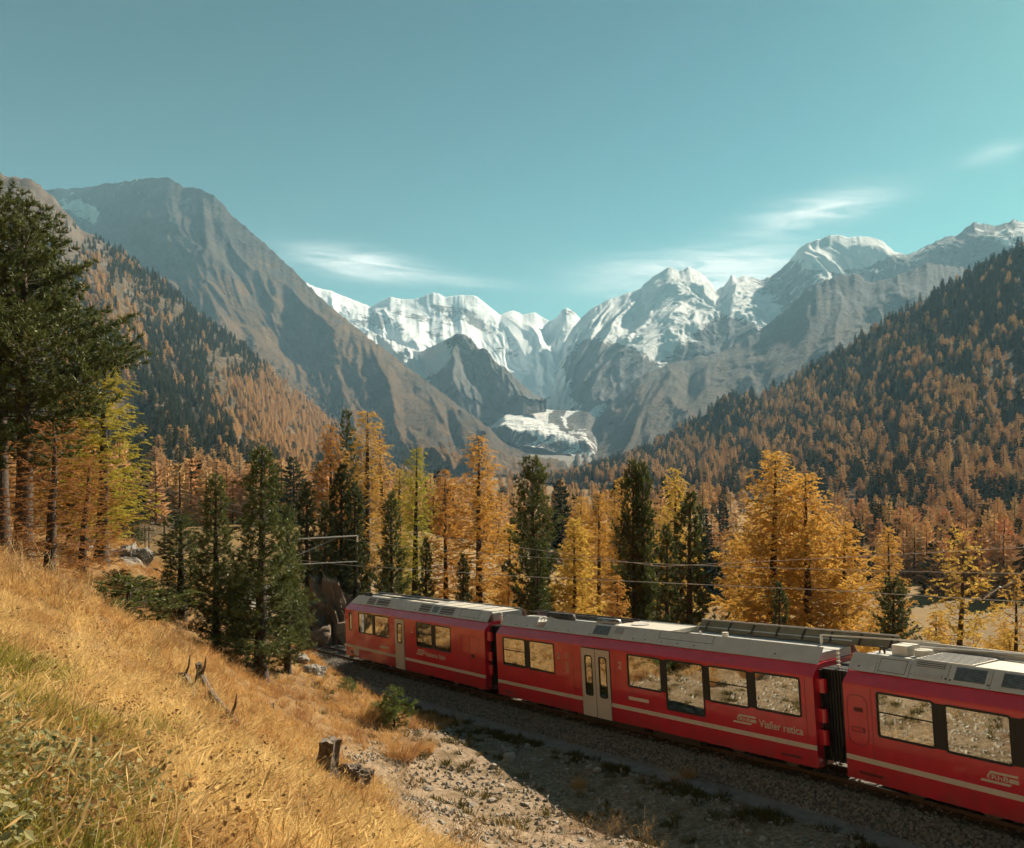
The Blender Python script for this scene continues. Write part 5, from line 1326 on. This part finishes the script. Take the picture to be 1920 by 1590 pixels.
# ------------------------------------------------------------------ wooden poles on the left
PL = [(272, 985, 1082, 110, 0.11, 'left one of the close pair of wooden poles by the rock outcrop'), (279.5, 988, 1078, 110, 0.11, 'right one of the close pair of wooden poles by the rock outcrop'), (309, 968, 1018, 130, 0.2, 'thicker wooden pole farther back behind the front pine clump')]
tops = []
for px, y0, y1, d, r, lab in PL:
    b_ = ray_at(px, y1, d); t_ = ray_at(px, y0, d)
    e = empty('utility_pole', (b_[0], b_[1], gz(b_[0], b_[1])-0.2)); tag(e, lab, 'pole', 'wooden poles on the left')
    h = t_[2]-e.location.z
    MB().tube([(0, 0, 0), (0, 0, h)], [r*1.2, r], 8).build('post', MAT['pole'], e)
    MB().box(-0.8, 0.8, -0.06, 0.06, h-0.5, h-0.38).build('crossarm', MAT['pole'], e)
    for xk in (-0.7, 0.7):
        MB().tube([(xk, 0, h-0.38), (xk, 0, h-0.1)], 0.06, 8).build('insulator', MAT['white'], e)
    tops.append(Vector((b_[0], b_[1], t_[2])))
for k, (a, b_) in enumerate((((262, 898, 190), (455, 950, 90)), ((270, 905, 190), (455, 962, 90)), ((262, 930, 150), (340, 958, 110)), ((280, 1000, 110), (420, 985, 95)))):
    wire('power_line', [Vector(tuple(ray_at(*a))), Vector(tuple(ray_at(*b_)))], ['upper', 'second', 'third', 'lowest'][k]+' thin power line crossing the forest left of the front pine clump', 0.03, 0.4)['group'] = 'power lines on the left'
print('lines', round(time.time()-T0, 1))

# ------------------------------------------------------------------ rocks, stumps, logs
def ground_hit(px, py, d0=3.0, d1=120.0):
    d = np.geomspace(d0, d1, 900)
    X = (px-960)/F_PX*d; Z = -(py-HOR)/F_PX*d
    g = ground_z(X, d)
    k = np.argmax(Z < g)
    return np.array([X[k], d[k], g[k]])

def ico(sub):
    t = (1+5**0.5)/2
    V = [np.array(v, float) for v in [(-1,t,0),(1,t,0),(-1,-t,0),(1,-t,0),(0,-1,t),(0,1,t),(0,-1,-t),(0,1,-t),(t,0,-1),(t,0,1),(-t,0,-1),(-t,0,1)]]
    F = [(0,11,5),(0,5,1),(0,1,7),(0,7,10),(0,10,11),(1,5,9),(5,11,4),(11,10,2),(10,7,6),(7,1,8),(3,9,4),(3,4,2),(3,2,6),(3,6,8),(3,8,9),(4,9,5),(2,4,11),(6,2,10),(8,6,7),(9,8,1)]
    V = [v/np.linalg.norm(v) for v in V]
    for _ in range(sub):
        mid = {}; nf = []
        def m(a, b_):
            k = (min(a, b_), max(a, b_))
            if k not in mid:
                q = V[a]+V[b_]; V.append(q/np.linalg.norm(q)); mid[k] = len(V)-1
            return mid[k]
        for a, b_, c_ in F:
            x, y, z = m(a, b_), m(b_, c_), m(c_, a); nf += [(a, x, z), (b_, y, x), (c_, z, y), (x, y, z)]
        F = nf
    return np.array(V), np.array(F)
def rock_mesh(seed, sub, mat, amp=0.28, flat=0.7, freq=1.3, planes=9, rid=False):
    g = np.random.default_rng(seed); V, F = ico(sub)
    V = V.copy()
    for _ in range(planes):      # cut flat facets
        n_ = unit(g.normal(0, 1, 3)); h = g.uniform(0.55, 0.9); d = V@n_; V -= np.outer(np.clip(d-h, 0, None), n_)
    V = V*(1+amp*(fbm(V[:, 0]*freq+g.random()*50+V[:, 2]*0.7, V[:, 1]*freq+V[:, 2]*0.9+g.random()*50, 6 if rid else 4, 200, 0.55, rid)-0.5)[:, None]*2)
    V[:, 2] *= flat
    return mesh_np('rock', V, [F], [mat], smooth=False)
def stone_mat(name, c1, c2, c3, scale=8, bump=0.5):
    m, N, L, out = new_mat(name)
    p = N.new('ShaderNodeBsdfPrincipled'); p.inputs['Roughness'].default_value = 0.9; p.inputs['Specular IOR Level'].default_value = 0.25
    oi = N.new('ShaderNodeObjectInfo')
    c = mixc(N, L, noise_fac(N, L, scale, 6), c1, c2); c = mixc(N, L, nmath(N, L, 'MULTIPLY', oi.outputs['Random'], 0.85), c, c3)
    L.new(c, p.inputs['Base Color'])
    b = N.new('ShaderNodeBump'); b.inputs['Strength'].default_value = bump; b.inputs['Distance'].default_value = 0.06
    L.new(noise_fac(N, L, scale*2, 7, 0, 1), b.inputs['Height']); L.new(b.outputs[0], p.inputs['Normal']); L.new(p.outputs[0], out.inputs[0])
    return m
MAT['stone'] = stone_mat('pale_stone', (0.32, 0.275, 0.225), (0.18, 0.15, 0.12), (0.44, 0.40, 0.34))
MAT['bal_stone'] = stone_mat('ballast_stone', (0.22, 0.20, 0.165), (0.13, 0.115, 0.095), (0.38, 0.34, 0.28), scale=6)
MAT['crag'] = stone_mat('brown_crag', (0.20, 0.145, 0.10), (0.075, 0.058, 0.045), (0.26, 0.20, 0.15), scale=1.1, bump=0.9)
MAT['deadwood'] = simple('weathered_wood', (0.20, 0.145, 0.10), 0.9, col2=(0.05, 0.035, 0.027), scale=9, bump=0.7, bscale=16)
ROCKS = [rock_mesh(300+i, 2, MAT['stone'], 0.25, 0.6) for i in range(6)]

MAT['greycrag'] = stone_mat('grey_crag', (0.26, 0.235, 0.205), (0.12, 0.105, 0.09), (0.30, 0.27, 0.23), scale=1.6, bump=0.9)
def crag(name, px, y0, y1, d, w, label, seed, mat='crag', depth=1.0, n=5):
    p = ray_at(px, y1, d); h = (y1-y0)/F_PX*d
    e = empty(name, (p[0], p[1], gz(p[0], p[1])-0.3))
    hh = p[2]+h-e.location.z
    g = random.Random(seed)
    me = rock_mesh(seed, 5, MAT[mat], 0.55, 1.0, 2.2, 26, True)
    o = obj('rock_face', me, e, (0, 0.2, hh*0.42)); o.scale = (w*0.5, w*0.5*depth, hh*0.60)
    for k in range(n):
        a = g.uniform(2.8, 6.4); r = w*0.42
        o = obj('boulder', rock_mesh(seed+1+k, 3, MAT[mat], 0.3, 0.8, 1.5, 12), e, (math.cos(a)*r, math.sin(a)*r*depth, g.uniform(0.1, 0.45)*hh))
        s_ = g.uniform(0.16, 0.34)*w; o.scale = (s_, s_, s_*g.uniform(0.6, 1.0)); o.rotation_euler = (g.random(), g.random(), g.random()*6)
    return tag(e, label, 'rock')
crag('rock_outcrop', 616, 1092, 1200, 55, 3.7, 'dark brown rock outcrop on the far side of the rails, left of the first car', 401)
crag('rock_outcrop', 242, 1020, 1078, 47, 2.4, 'grey cracked rock outcrop on the left bank beside the wooden poles', 420, 'greycrag')
crag('rock_outcrop', 175, 1000, 1050, 46, 1.8, 'smaller grey rock under the yellow larch on the left bank', 440, 'greycrag', n=3)
for px, py, w, lab in [(566, 1240, 34, 'pale boulder at the foot of the front pines beside the ballast'), (590, 1262, 46, 'long flat light rock slab beside the ballast below the front pines'), (612, 1206, 26, 'reddish stone at the foot of the dark outcrop'), (637, 1196, 26, 'light stone between the outcrop and the first car')]:
    p = ground_hit(px, py); s_ = w/F_PX*p[1]*0.5
    o = obj('rock', rock_mesh(int(px), 3, MAT['greycrag'], 0.35, 0.6, 1.8, 14), loc=(p[0], p[1], p[2]+s_*0.1)); o.scale = (s_*1.2, s_, s_); o.rotation_euler = (0, 0, random.random()*6); tag(o, lab, 'rock')
BIG = [(957,1413,30),(955,1427,32),(990,1401,16),(1000,1428,20),(925,1441,18),(1014,1430,16),(802,1482,24),(922,1506,22),(882,1512,20),(985,1512,16),(842,1508,14),(1105,1442,16),(1120,1448,18),(1050,1420,12),(870,1392,14),(842,1372,16),(818,1362,18),(900,1400,14),(860,1470,14),(905,1462,16),(940,1475,14),(825,1545,20),(760,1500,16),(1175,1490,14),(1205,1500,12),(1110,1530,16),(1040,1545,16),(960,1555,14),(1010,1500,14),(1405,1565,20),(1430,1575,14),(1330,1540,14),(1250,1478,12),(1290,1500,13),(875,1345,12),(1075,1470,12),(745,1545,14),(930,1530,12),(1160,1560,15),(1090,1580,18),(1500,1580,14),(1365,1520,12)]
for px, py, w in BIG:
    p = ground_hit(px, py); s_ = w/F_PX*p[1]*0.55
    o = obj('stone', random.choice(ROCKS), loc=(p[0], p[1], p[2]+s_*0.2)); o.scale = (s_, s_*random.uniform(0.6, 1), s_*random.uniform(0.6, 1.1)); o.rotation_euler = (random.uniform(-.2, .2), random.uniform(-.2, .2), random.random()*6)
    tag(o, 'pale loose stone lying on the gravel bank beside the path', 'stone', 'loose stones on the gravel bank')
def stump(px, py, h, r, lean, label, seed):
    p = ground_hit(px, py); g = np.random.default_rng(seed)
    e = empty('tree_stump', (p[0], p[1], p[2]-0.08)); n = 18; rows = 7; V = []; F = []
    for i in range(rows):
        t = i/(rows-1); rr = r*(1+0.7*(1-t)**3)
        for k in range(n):
            a = 2*math.pi*k/n; q = rr*(1+0.16*math.sin(a*5+1)+0.10*g.normal())
            zz = t*h+(0.02*h*g.normal() if i == rows-1 else 0)
            V.append((q*math.cos(a)+lean*t*h, q*math.sin(a), zz))
    F = [(i*n+k, i*n+(k+1) % n, (i+1)*n+(k+1) % n, (i+1)*n+k) for i in range(rows-1) for k in range(n)]
    me = bpy.data.meshes.new('trunk'); me.from_pydata(V, [], F); me.materials.append(MAT['deadwood']); obj('trunk', me, e)
    V2 = V[-n:]+[(lean*h, 0, h*0.99)]; me = bpy.data.meshes.new('cut_face'); me.from_pydata(V2, [], [(k, (k+1) % n, n) for k in range(n)]); me.materials.append(MAT['pole']); obj('cut_face', me, e)
    for k in range(4):
        a = g.random()*6.28
        MB().tube([(math.cos(a)*r*0.8, math.sin(a)*r*0.8, h*0.3), (math.cos(a)*r*1.7, math.sin(a)*r*1.7, h*0.12), (math.cos(a)*r*2.6, math.sin(a)*r*2.6, -0.05)], [r*0.4, r*0.3, r*0.1], 7).build('root', MAT['deadwood'], e, True)
    return tag(e, label, 'stump')
stump(608, 1455, 0.78, 0.19, 0.14, 'dark weathered tree stump on the grassy bank above the gravel', 5)
stump(505, 1330, 0.25, 0.10, 0.1, 'small broken stump in the dry grass right of the fallen log', 7)
pr_ = ground_hit(660, 1478); rm = obj('rotten_stump', rock_mesh(77, 4, MAT['deadwood'], 0.55, 0.9, 2.4, 14, True), loc=(pr_[0], pr_[1], pr_[2]+0.16)); rm.scale = (0.46, 0.34, 0.40); rm.rotation_euler = (0.1, 0.25, 0.6)
tag(rm, 'mass of rotten wood and roots right of the dark weathered stump', 'rotten wood')
def log(pix, rad, label, nm='fallen_log'):
    P_ = []
    for i, (px, py, up) in enumerate(pix):
        p = ground_hit(px, py); P_.append(Vector((p[0], p[1], p[2]+up)))
    e = empty(nm, P_[-1]); P_ = [q-e.location for q in P_]
    n = len(P_); MB().tube(P_, [rad*(1-0.5*abs(2*i/(n-1)-0.7)) for i in range(n)], 10).build('stem', MAT['deadwood'], e)
    for i in (1, n-2): MB().tube([P_[i], P_[i]+Vector((0.12, -0.1, 0.22)), P_[i]+Vector((0.18, -0.2, 0.45))], [rad*0.4, rad*0.25, 0.01], 6).build('branch', MAT['deadwood'], e)
    return tag(e, label, 'log')
log([(372, 1292, 0.50), (376, 1294, 0.26), (390, 1308, 0.12), (408, 1328, 0.10), (432, 1352, 0.08), (458, 1374, 0.03)], 0.10, 'bent fallen log with one end sticking up in the dry grass')
log([(330, 1272, 0.05), (346, 1282, 0.14), (360, 1300, 0.10), (362, 1312, 0.0)], 0.08, 'short dark branch lying left of the bent log')

# ------------------------------------------------------------------ ballast stones, scree stones
def small_stone(seed, mat):
    g = np.random.default_rng(seed); V, F = ico(0); V = V*g.uniform(0.7, 1.25, (12, 1))*np.array([1, g.uniform(0.7, 1), g.uniform(0.55, 0.85)])
    return mesh_np('stone', V, [F], [mat])
SM = [small_stone(500+i, MAT['bal_stone']) for i in range(8)]
n = 24000
ss = np.where(rng.random(n) < 0.8, rng.uniform(-22, 24, n), rng.uniform(-45, -14, n)); vv = np.where(rng.random(n) < 0.72, rng.uniform(-0.35, 1.08, n), rng.uniform(-3.5, 0, n))
px_ = np.interp(ss, TR[:, 0], TR[:, 1])+np.interp(ss, TR[:, 0], TR[:, 5])*vv; py_ = np.interp(ss, TR[:, 0], TR[:, 2])-np.interp(ss, TR[:, 0], TR[:, 4])*vv
pz_ = np.interp(ss, TR[:, 0], TR[:, 3])+np.interp(vv, [-3.75, -3.3, -2.7, -1.3, -0.1, 0.35, 0.72, 1.02, 1.1], [-0.60, -0.32, -0.16, -0.13, -0.14, -0.17, -0.30, -0.41, -0.42])
sz = rng.uniform(0.026, 0.055, n)
stuff('ballast_stones', SM, np.stack([px_, py_, pz_+sz*0.3], -1), rng.random((n, 3))*6.28, np.repeat(sz[:, None], 3, 1), rng.integers(0, 8, n), 'angular grey ballast stones along the track', 'ballast')
SS = [small_stone(520+i, MAT['stone']) for i in range(8)]
def track_xy(s, v):
    return np.interp(s, TR[:, 0], TR[:, 1])+np.interp(s, TR[:, 0], TR[:, 5])*v, np.interp(s, TR[:, 0], TR[:, 2])-np.interp(s, TR[:, 0], TR[:, 4])*v
n = 24000
ss = rng.uniform(-3, 30, n); vv = 1.75+11*rng.random(n)
X_, Y_v = track_xy(ss, vv); m_ = (scree_mask(ss, vv, X_, Y_v) > 0.35) & (fbm(X_/0.9, Y_v/0.9, 3, 140) > 0.40)
X_, Y_v = X_[m_], Y_v[m_]; n = len(X_); sz = 0.018+0.075*rng.random(n)**4
stuff('scree_stones', SS, np.stack([X_, Y_v, ground_z(X_, Y_v)+sz*0.2], -1), rng.random((n, 3))*6.28, np.stack([sz*1.2, sz, sz*0.75], -1), rng.integers(0, 8, n), 'small broken stones strewn over the gravel bank', 'gravel')

# ------------------------------------------------------------------ grass and low plants
def tuft(seed, nb, h, spread, mat, wid=0.006, bend=0.5, seedhead=0.0, wind=(0.12, 0.0)):
    g = np.random.default_rng(seed)
    a = g.random(nb)*6.28; r = spread*np.sqrt(g.random(nb))
    b0 = np.stack([r*np.cos(a), r*np.sin(a), -0.02+0*a], -1)
    ln = h*(0.45+0.65*g.random(nb))
    d = np.stack([np.cos(a)*0.35+g.normal(0, 0.35, nb)+wind[0], np.sin(a)*0.35+g.normal(0, 0.35, nb)+wind[1], 1.0+0*a], -1); d = unit(d)
    out_ = unit(np.stack([d[:, 0], d[:, 1], 0.02+0*a], -1))
    sd = unit(np.cross(d, g.normal(0, 1, (nb, 3))))
    p1 = b0+d*(ln*0.55)[:, None]; p2 = p1+unit(d+out_*bend*(0.4+g.random(nb))[:, None]-np.array([0, 0, 0.35])*bend)*(ln*0.5)[:, None]
    w = wid*(0.6+0.8*g.random(nb))[:, None]
    V = [np.stack([b0-sd*w, b0+sd*w, p1+sd*w*0.8, p1-sd*w*0.8, p2], 1).reshape(-1, 3)]
    i = np.arange(nb)[:, None]*5
    F = [i+[[0, 1, 2]], i+[[0, 2, 3]], i+[[3, 2, 4]]]
    b = nb*5
    k = int(nb*seedhead)
    if k:
        t = unit(p2[:k]-p1[:k]); s2 = unit(np.cross(t, g.normal(0, 1, (k, 3))))
        hv = np.stack([p2[:k]-t*0.06, p2[:k]+s2*0.0045, p2[:k]-s2*0.0045, p2[:k]+t*0.05], 1).reshape(-1, 3)
        V.append(hv); j = b+np.arange(k)[:, None]*4; F += [j+[[0, 1, 2]], j+[[1, 3, 2]]]
    return mesh_np('tuft', np.concatenate(V), [np.concatenate(F)], [mat])
GT = [tuft(600+i, 44, random.uniform(0.15, 0.27), 0.15, MAT['grass'], 0.0024, bend=random.uniform(0.5, 1.3), seedhead=0.12) for i in range(9)]
GB = [tuft(620+i, 30, 0.36, 0.16, MAT['grass_far'], 0.0065, seedhead=0.3) for i in range(6)]
GG = [tuft(640+i, 40, 0.22, 0.11, MAT['green'], 0.003) for i in range(6)]
HEA = [tuft(660+i, 46, 0.20, 0.16, MAT['heather'], 0.010, bend=0.2, wind=(0, 0)) for i in range(5)]
def leafclump(seed, nl, r, size, mat):
    g = np.random.default_rng(seed); V = []; F = []
    for k in range(nl):
        a = g.random()*6.28; q = r*g.random()**0.6; c_ = np.array([q*math.cos(a), q*math.sin(a), 0.05+0.22*g.random()])
        d = unit(np.array([math.cos(a+g.normal(0, .8)), math.sin(a+g.normal(0, .8)), g.normal(0.1, 0.4)])); s_ = unit(np.cross(d, np.array([g.normal(0, .4), g.normal(0, .4), 1]))); u = np.cross(s_, d)
        z = size*(0.6+0.7*g.random()); b = len(V)
        V += [c_, c_+d*z*0.45+s_*z*0.36+u*z*0.08, c_+d*z+u*(-0.05*z), c_+d*z*0.45-s_*z*0.36+u*z*0.08]; F += [(b, b+1, b+2), (b, b+2, b+3)]
    return mesh_np('leaf_clump', np.array(V), [np.array(F)], [mat])
LC = [leafclump(680+i, 20, 0.17, 0.038, MAT['leafy']) for i in range(6)]
def stalks(seed, nb, h, mat):
    g = np.random.default_rng(seed); polys = []
    for k in range(nb):
        a = g.random()*6.28; b0 = np.array([0.12*g.normal(), 0.12*g.normal(), -0.03]); l = h*(0.5+0.7*g.random()); q = np.linspace(0, 1, 5)
        d = np.array([math.cos(a)*0.5+0.35, math.sin(a)*0.5-0.1, 0.9]); pts = b0+d*(l*q)[:, None]-np.array([0, 0, 0.35])*(l*q**2)[:, None]*g.random()
        polys.append((pts, np.linspace(0.006, 0.002, 5)))
        for u in (0.5, 0.7, 0.85):
            p_ = b0+d*l*u; e_ = p_+unit(g.normal(0, 1, 3)+np.array([0, 0, .6]))*l*0.22; polys.append((np.stack([p_, e_]), np.array([0.003, 0.001])))
    V, F = tubes_np(polys, 3); return mesh_np('stalks', V, [F], [mat])
ST = [stalks(700+i, 9, 0.75, MAT['stalk']) for i in range(5)]

def polar(n, d0, d1, a0=-36, a1=36, pw=1.0):
    d = d0+(d1-d0)*rng.random(n)**pw; a = np.radians(rng.uniform(a0, a1, n)); return np.tan(a)*d, d
def put(name, meshes, X, Y, s0, s1, label, cat, tilt=0.28, zoff=0.0):
    n = len(X); s_ = rng.uniform(s0, s1, n)
    rot = np.stack([rng.normal(0, tilt, n), rng.normal(0, tilt, n), rng.random(n)*6.28], -1)
    return stuff(name, meshes, np.stack([X, Y, ground_z(X, Y)+zoff], -1), rot, np.stack([s_, s_, s_*rng.uniform(0.8, 1.2, n)], -1), rng.integers(0, len(meshes), n), label, cat)
def keep(X, Y, vmin=2.0, smax=0.3, nmin=None):
    s, v, _ = track_sv(X, Y); m_ = (v > vmin) & (scree_mask(s, v, X, Y) < smax)
    return m_
# golden grass of the near slope
X_, Y_v = polar(21000, 2.2, 21, pw=1.25); m_ = keep(X_, Y_v) & (fbm(X_/0.55, Y_v/0.55, 3, 162) > 0.40); gr = fbm(X_/1.3, Y_v/1.3, 4, 160)
leftness = sstep(-(X_/Y_v), 0.42, 0.62)*(1-sstep(Y_v, 6.5, 10))
ok = m_ & (rng.random(len(X_)) > leftness*0.35)
put('dry_grass', GT, X_[ok], Y_v[ok], 0.6, 1.4, 'golden dry grass covering the near slope', 'grass')
# paler bank grass farther down
X_, Y_v = polar(9000, 15, 46); ok = keep(X_, Y_v, 2.2, 0.45) & (fbm(X_/2.0, Y_v/2.0, 4, 165) > 0.36)
put('bank_grass', GB, X_[ok], Y_v[ok], 0.6, 1.2, 'pale brown dry grass on the lower bank', 'grass')
# grass behind and beside the camera, and on the far side of the track
X_ = rng.uniform(-45, 30, 9000); Y_v = rng.uniform(-28, 14, 9000); ok = keep(X_, Y_v) & ~((Y_v > 2) & (np.abs(X_) < Y_v*0.75)) & (np.hypot(X_, Y_v) > 1.6)
put('slope_grass', GB, X_[ok], Y_v[ok], 0.9, 1.6, 'dry grass on the slope beside the viewpoint', 'grass')
X_, Y_v = polar(6000, 40, 110); s, v, _ = track_sv(X_, Y_v); ok = (v < -4.5) | (v > 2.5)
put('meadow_grass', GB, X_[ok], Y_v[ok], 1.2, 2.4, 'tall dry grass under the trees beyond the track', 'grass')
X_, Y_v = polar(4200, 2.2, 9, -36, -8); ok = keep(X_, Y_v) & (fbm(X_/0.8, Y_v/0.8, 3, 170)+0.35*sstep(-(X_/Y_v), 0.3, 0.6)-0.2*sstep(Y_v, 4, 9) > 0.68)
put('green_grass', GG, X_[ok], Y_v[ok], 0.8, 1.4, 'green tufts among the golden grass at the lower left', 'grass')
X_, Y_v = polar(2600, 2.2, 7, -36, -10); ok = keep(X_, Y_v) & (fbm(X_/0.7, Y_v/0.7, 3, 175)+0.3*sstep(-(X_/Y_v), 0.35, 0.6)-0.25*sstep(Y_v, 3.5, 7) > 0.80)
put('low_leaves', LC, X_[ok], Y_v[ok], 0.7, 1.3, 'grey green bramble leaves at the lower left', 'undergrowth', 0.3)
WEED = [leafclump(690+i, 34, 0.13, 0.028, MAT['weed']) for i in range(4)]
X_, Y_v = polar(1500, 3.4, 20); ok = keep(X_, Y_v) & (fbm(X_/0.9, Y_v/0.9, 3, 177) > 0.53)
put('brown_weeds', WEED, X_[ok], Y_v[ok], 0.6, 1.5, 'withered brown weeds among the golden grass', 'weeds', 0.3)
X_, Y_v = polar(260, 2.8, 16); ok = keep(X_, Y_v)
put('bent_stems', ST, X_[ok], Y_v[ok], 0.25, 0.6, 'thin bent dry stems sticking out of the grass', 'stalks', 0.3)
# heath cushions on the gravel bank and along the path
ss = rng.uniform(-16, 26, 1700); vv = np.where(rng.random(1700) < 0.45, rng.normal(2.15, 0.3, 1700), rng.uniform(1.9, 9, 1700)); X_, Y_v = track_xy(ss, vv)
ok = (vv > 1.75) & (fbm(X_/0.8, Y_v/0.8, 3, 180) > 0.52)
put('heath_cushions', HEA, X_[ok], Y_v[ok], 0.5, 1.25, 'low dark heath cushions on the gravel bank', 'heath')
# tall dead stalks along the crest of the near slope
q = []
for (a, b_, c_, d_, k) in [(0, 110, 1050, 1110, 30), (270, 360, 1195, 1240, 26), (120, 270, 1090, 1170, 22), (600, 800, 1400, 1560, 18), (850, 1250, 1555, 1590, 26), (1270, 1300, 1440, 1480, 3), (1080, 1100, 1470, 1490, 2)]:
    for _ in range(k): q.append(ground_hit(random.uniform(a, b_), random.uniform(c_, d_)))
q = np.array(q); put('dead_stalks', ST, q[:, 0], q[:, 1], 0.6, 1.25, 'tall dead plant stalks on the crest of the slope', 'stalks', 0.1)
# single tussocks and bushes
TUS = [tuft(720+i, 420, 0.85, 0.36, MAT['grass_far'], 0.006, 0.6, 0.35) for i in range(2)]
for px, py, s_, k, lab in [(750, 1425, 1.15, 0, 'large bushy tussock of feathery dry grass at the edge of the scree'), (795, 1412, 0.7, 1, 'smaller dry grass tussock right of the large feathery tussock'), (690, 1350, 0.8, 1, 'dry grass tussock behind the bushy pine saplings'), (1290, 1462, 0.45, 0, 'lone upright dry grass clump on the gravel near the path'), (1085, 1478, 0.4, 1, 'lone dry grass clump in the middle of the gravel bank')]:
    p = ground_hit(px, py); o = obj('grass_tussock', TUS[k], loc=tuple(p)); o.scale = (s_,)*3; tag(o, lab, 'tussock')
for px, py, d_, s_, lab in [(235, 1165, None, 1.0, 'dark green juniper bush left of the front pine clump'), (275, 1130, None, 0.8, 'smaller juniper bush behind the first one'), (215, 1105, None, 0.7, 'low juniper bush near the cracked grey outcrop')]:
    p = ground_hit(px, py)
    place_tree(PINE, 'sapling', p[0], p[1], H=1.1*s_, R_=1.2*s_, tint=(1.25, 1.2, 1.0), label=lab, cat='bush', name='juniper_bush')
print('plants', round(time.time()-T0, 1))

# ------------------------------------------------------------------ haze
zmax = max(float(h_['P'][..., 2].max()) for h_ in (HA, HB, HC, HD, HE, HF, HR)); print('zmax', zmax)
hz = MB().box(-9200, 9200, -430, 16200, float(GZ.min())-40, zmax+40).build('haze', None); hz['kind'] = 'stuff'; hz['label'] = 'thin blue haze filling the valley'; hz['category'] = 'haze'
m, N, L, out = new_mat('haze_air')
pv = N.new('ShaderNodeVolumePrincipled'); pv.inputs['Color'].default_value = (0.42, 0.74, 1.0, 1); pv.inputs['Density'].default_value = 8.5e-5; pv.inputs['Anisotropy'].default_value = 0.0
L.new(pv.outputs[0], out.inputs['Volume']); hz.data.materials.append(m)
print('done', round(time.time()-T0, 1))
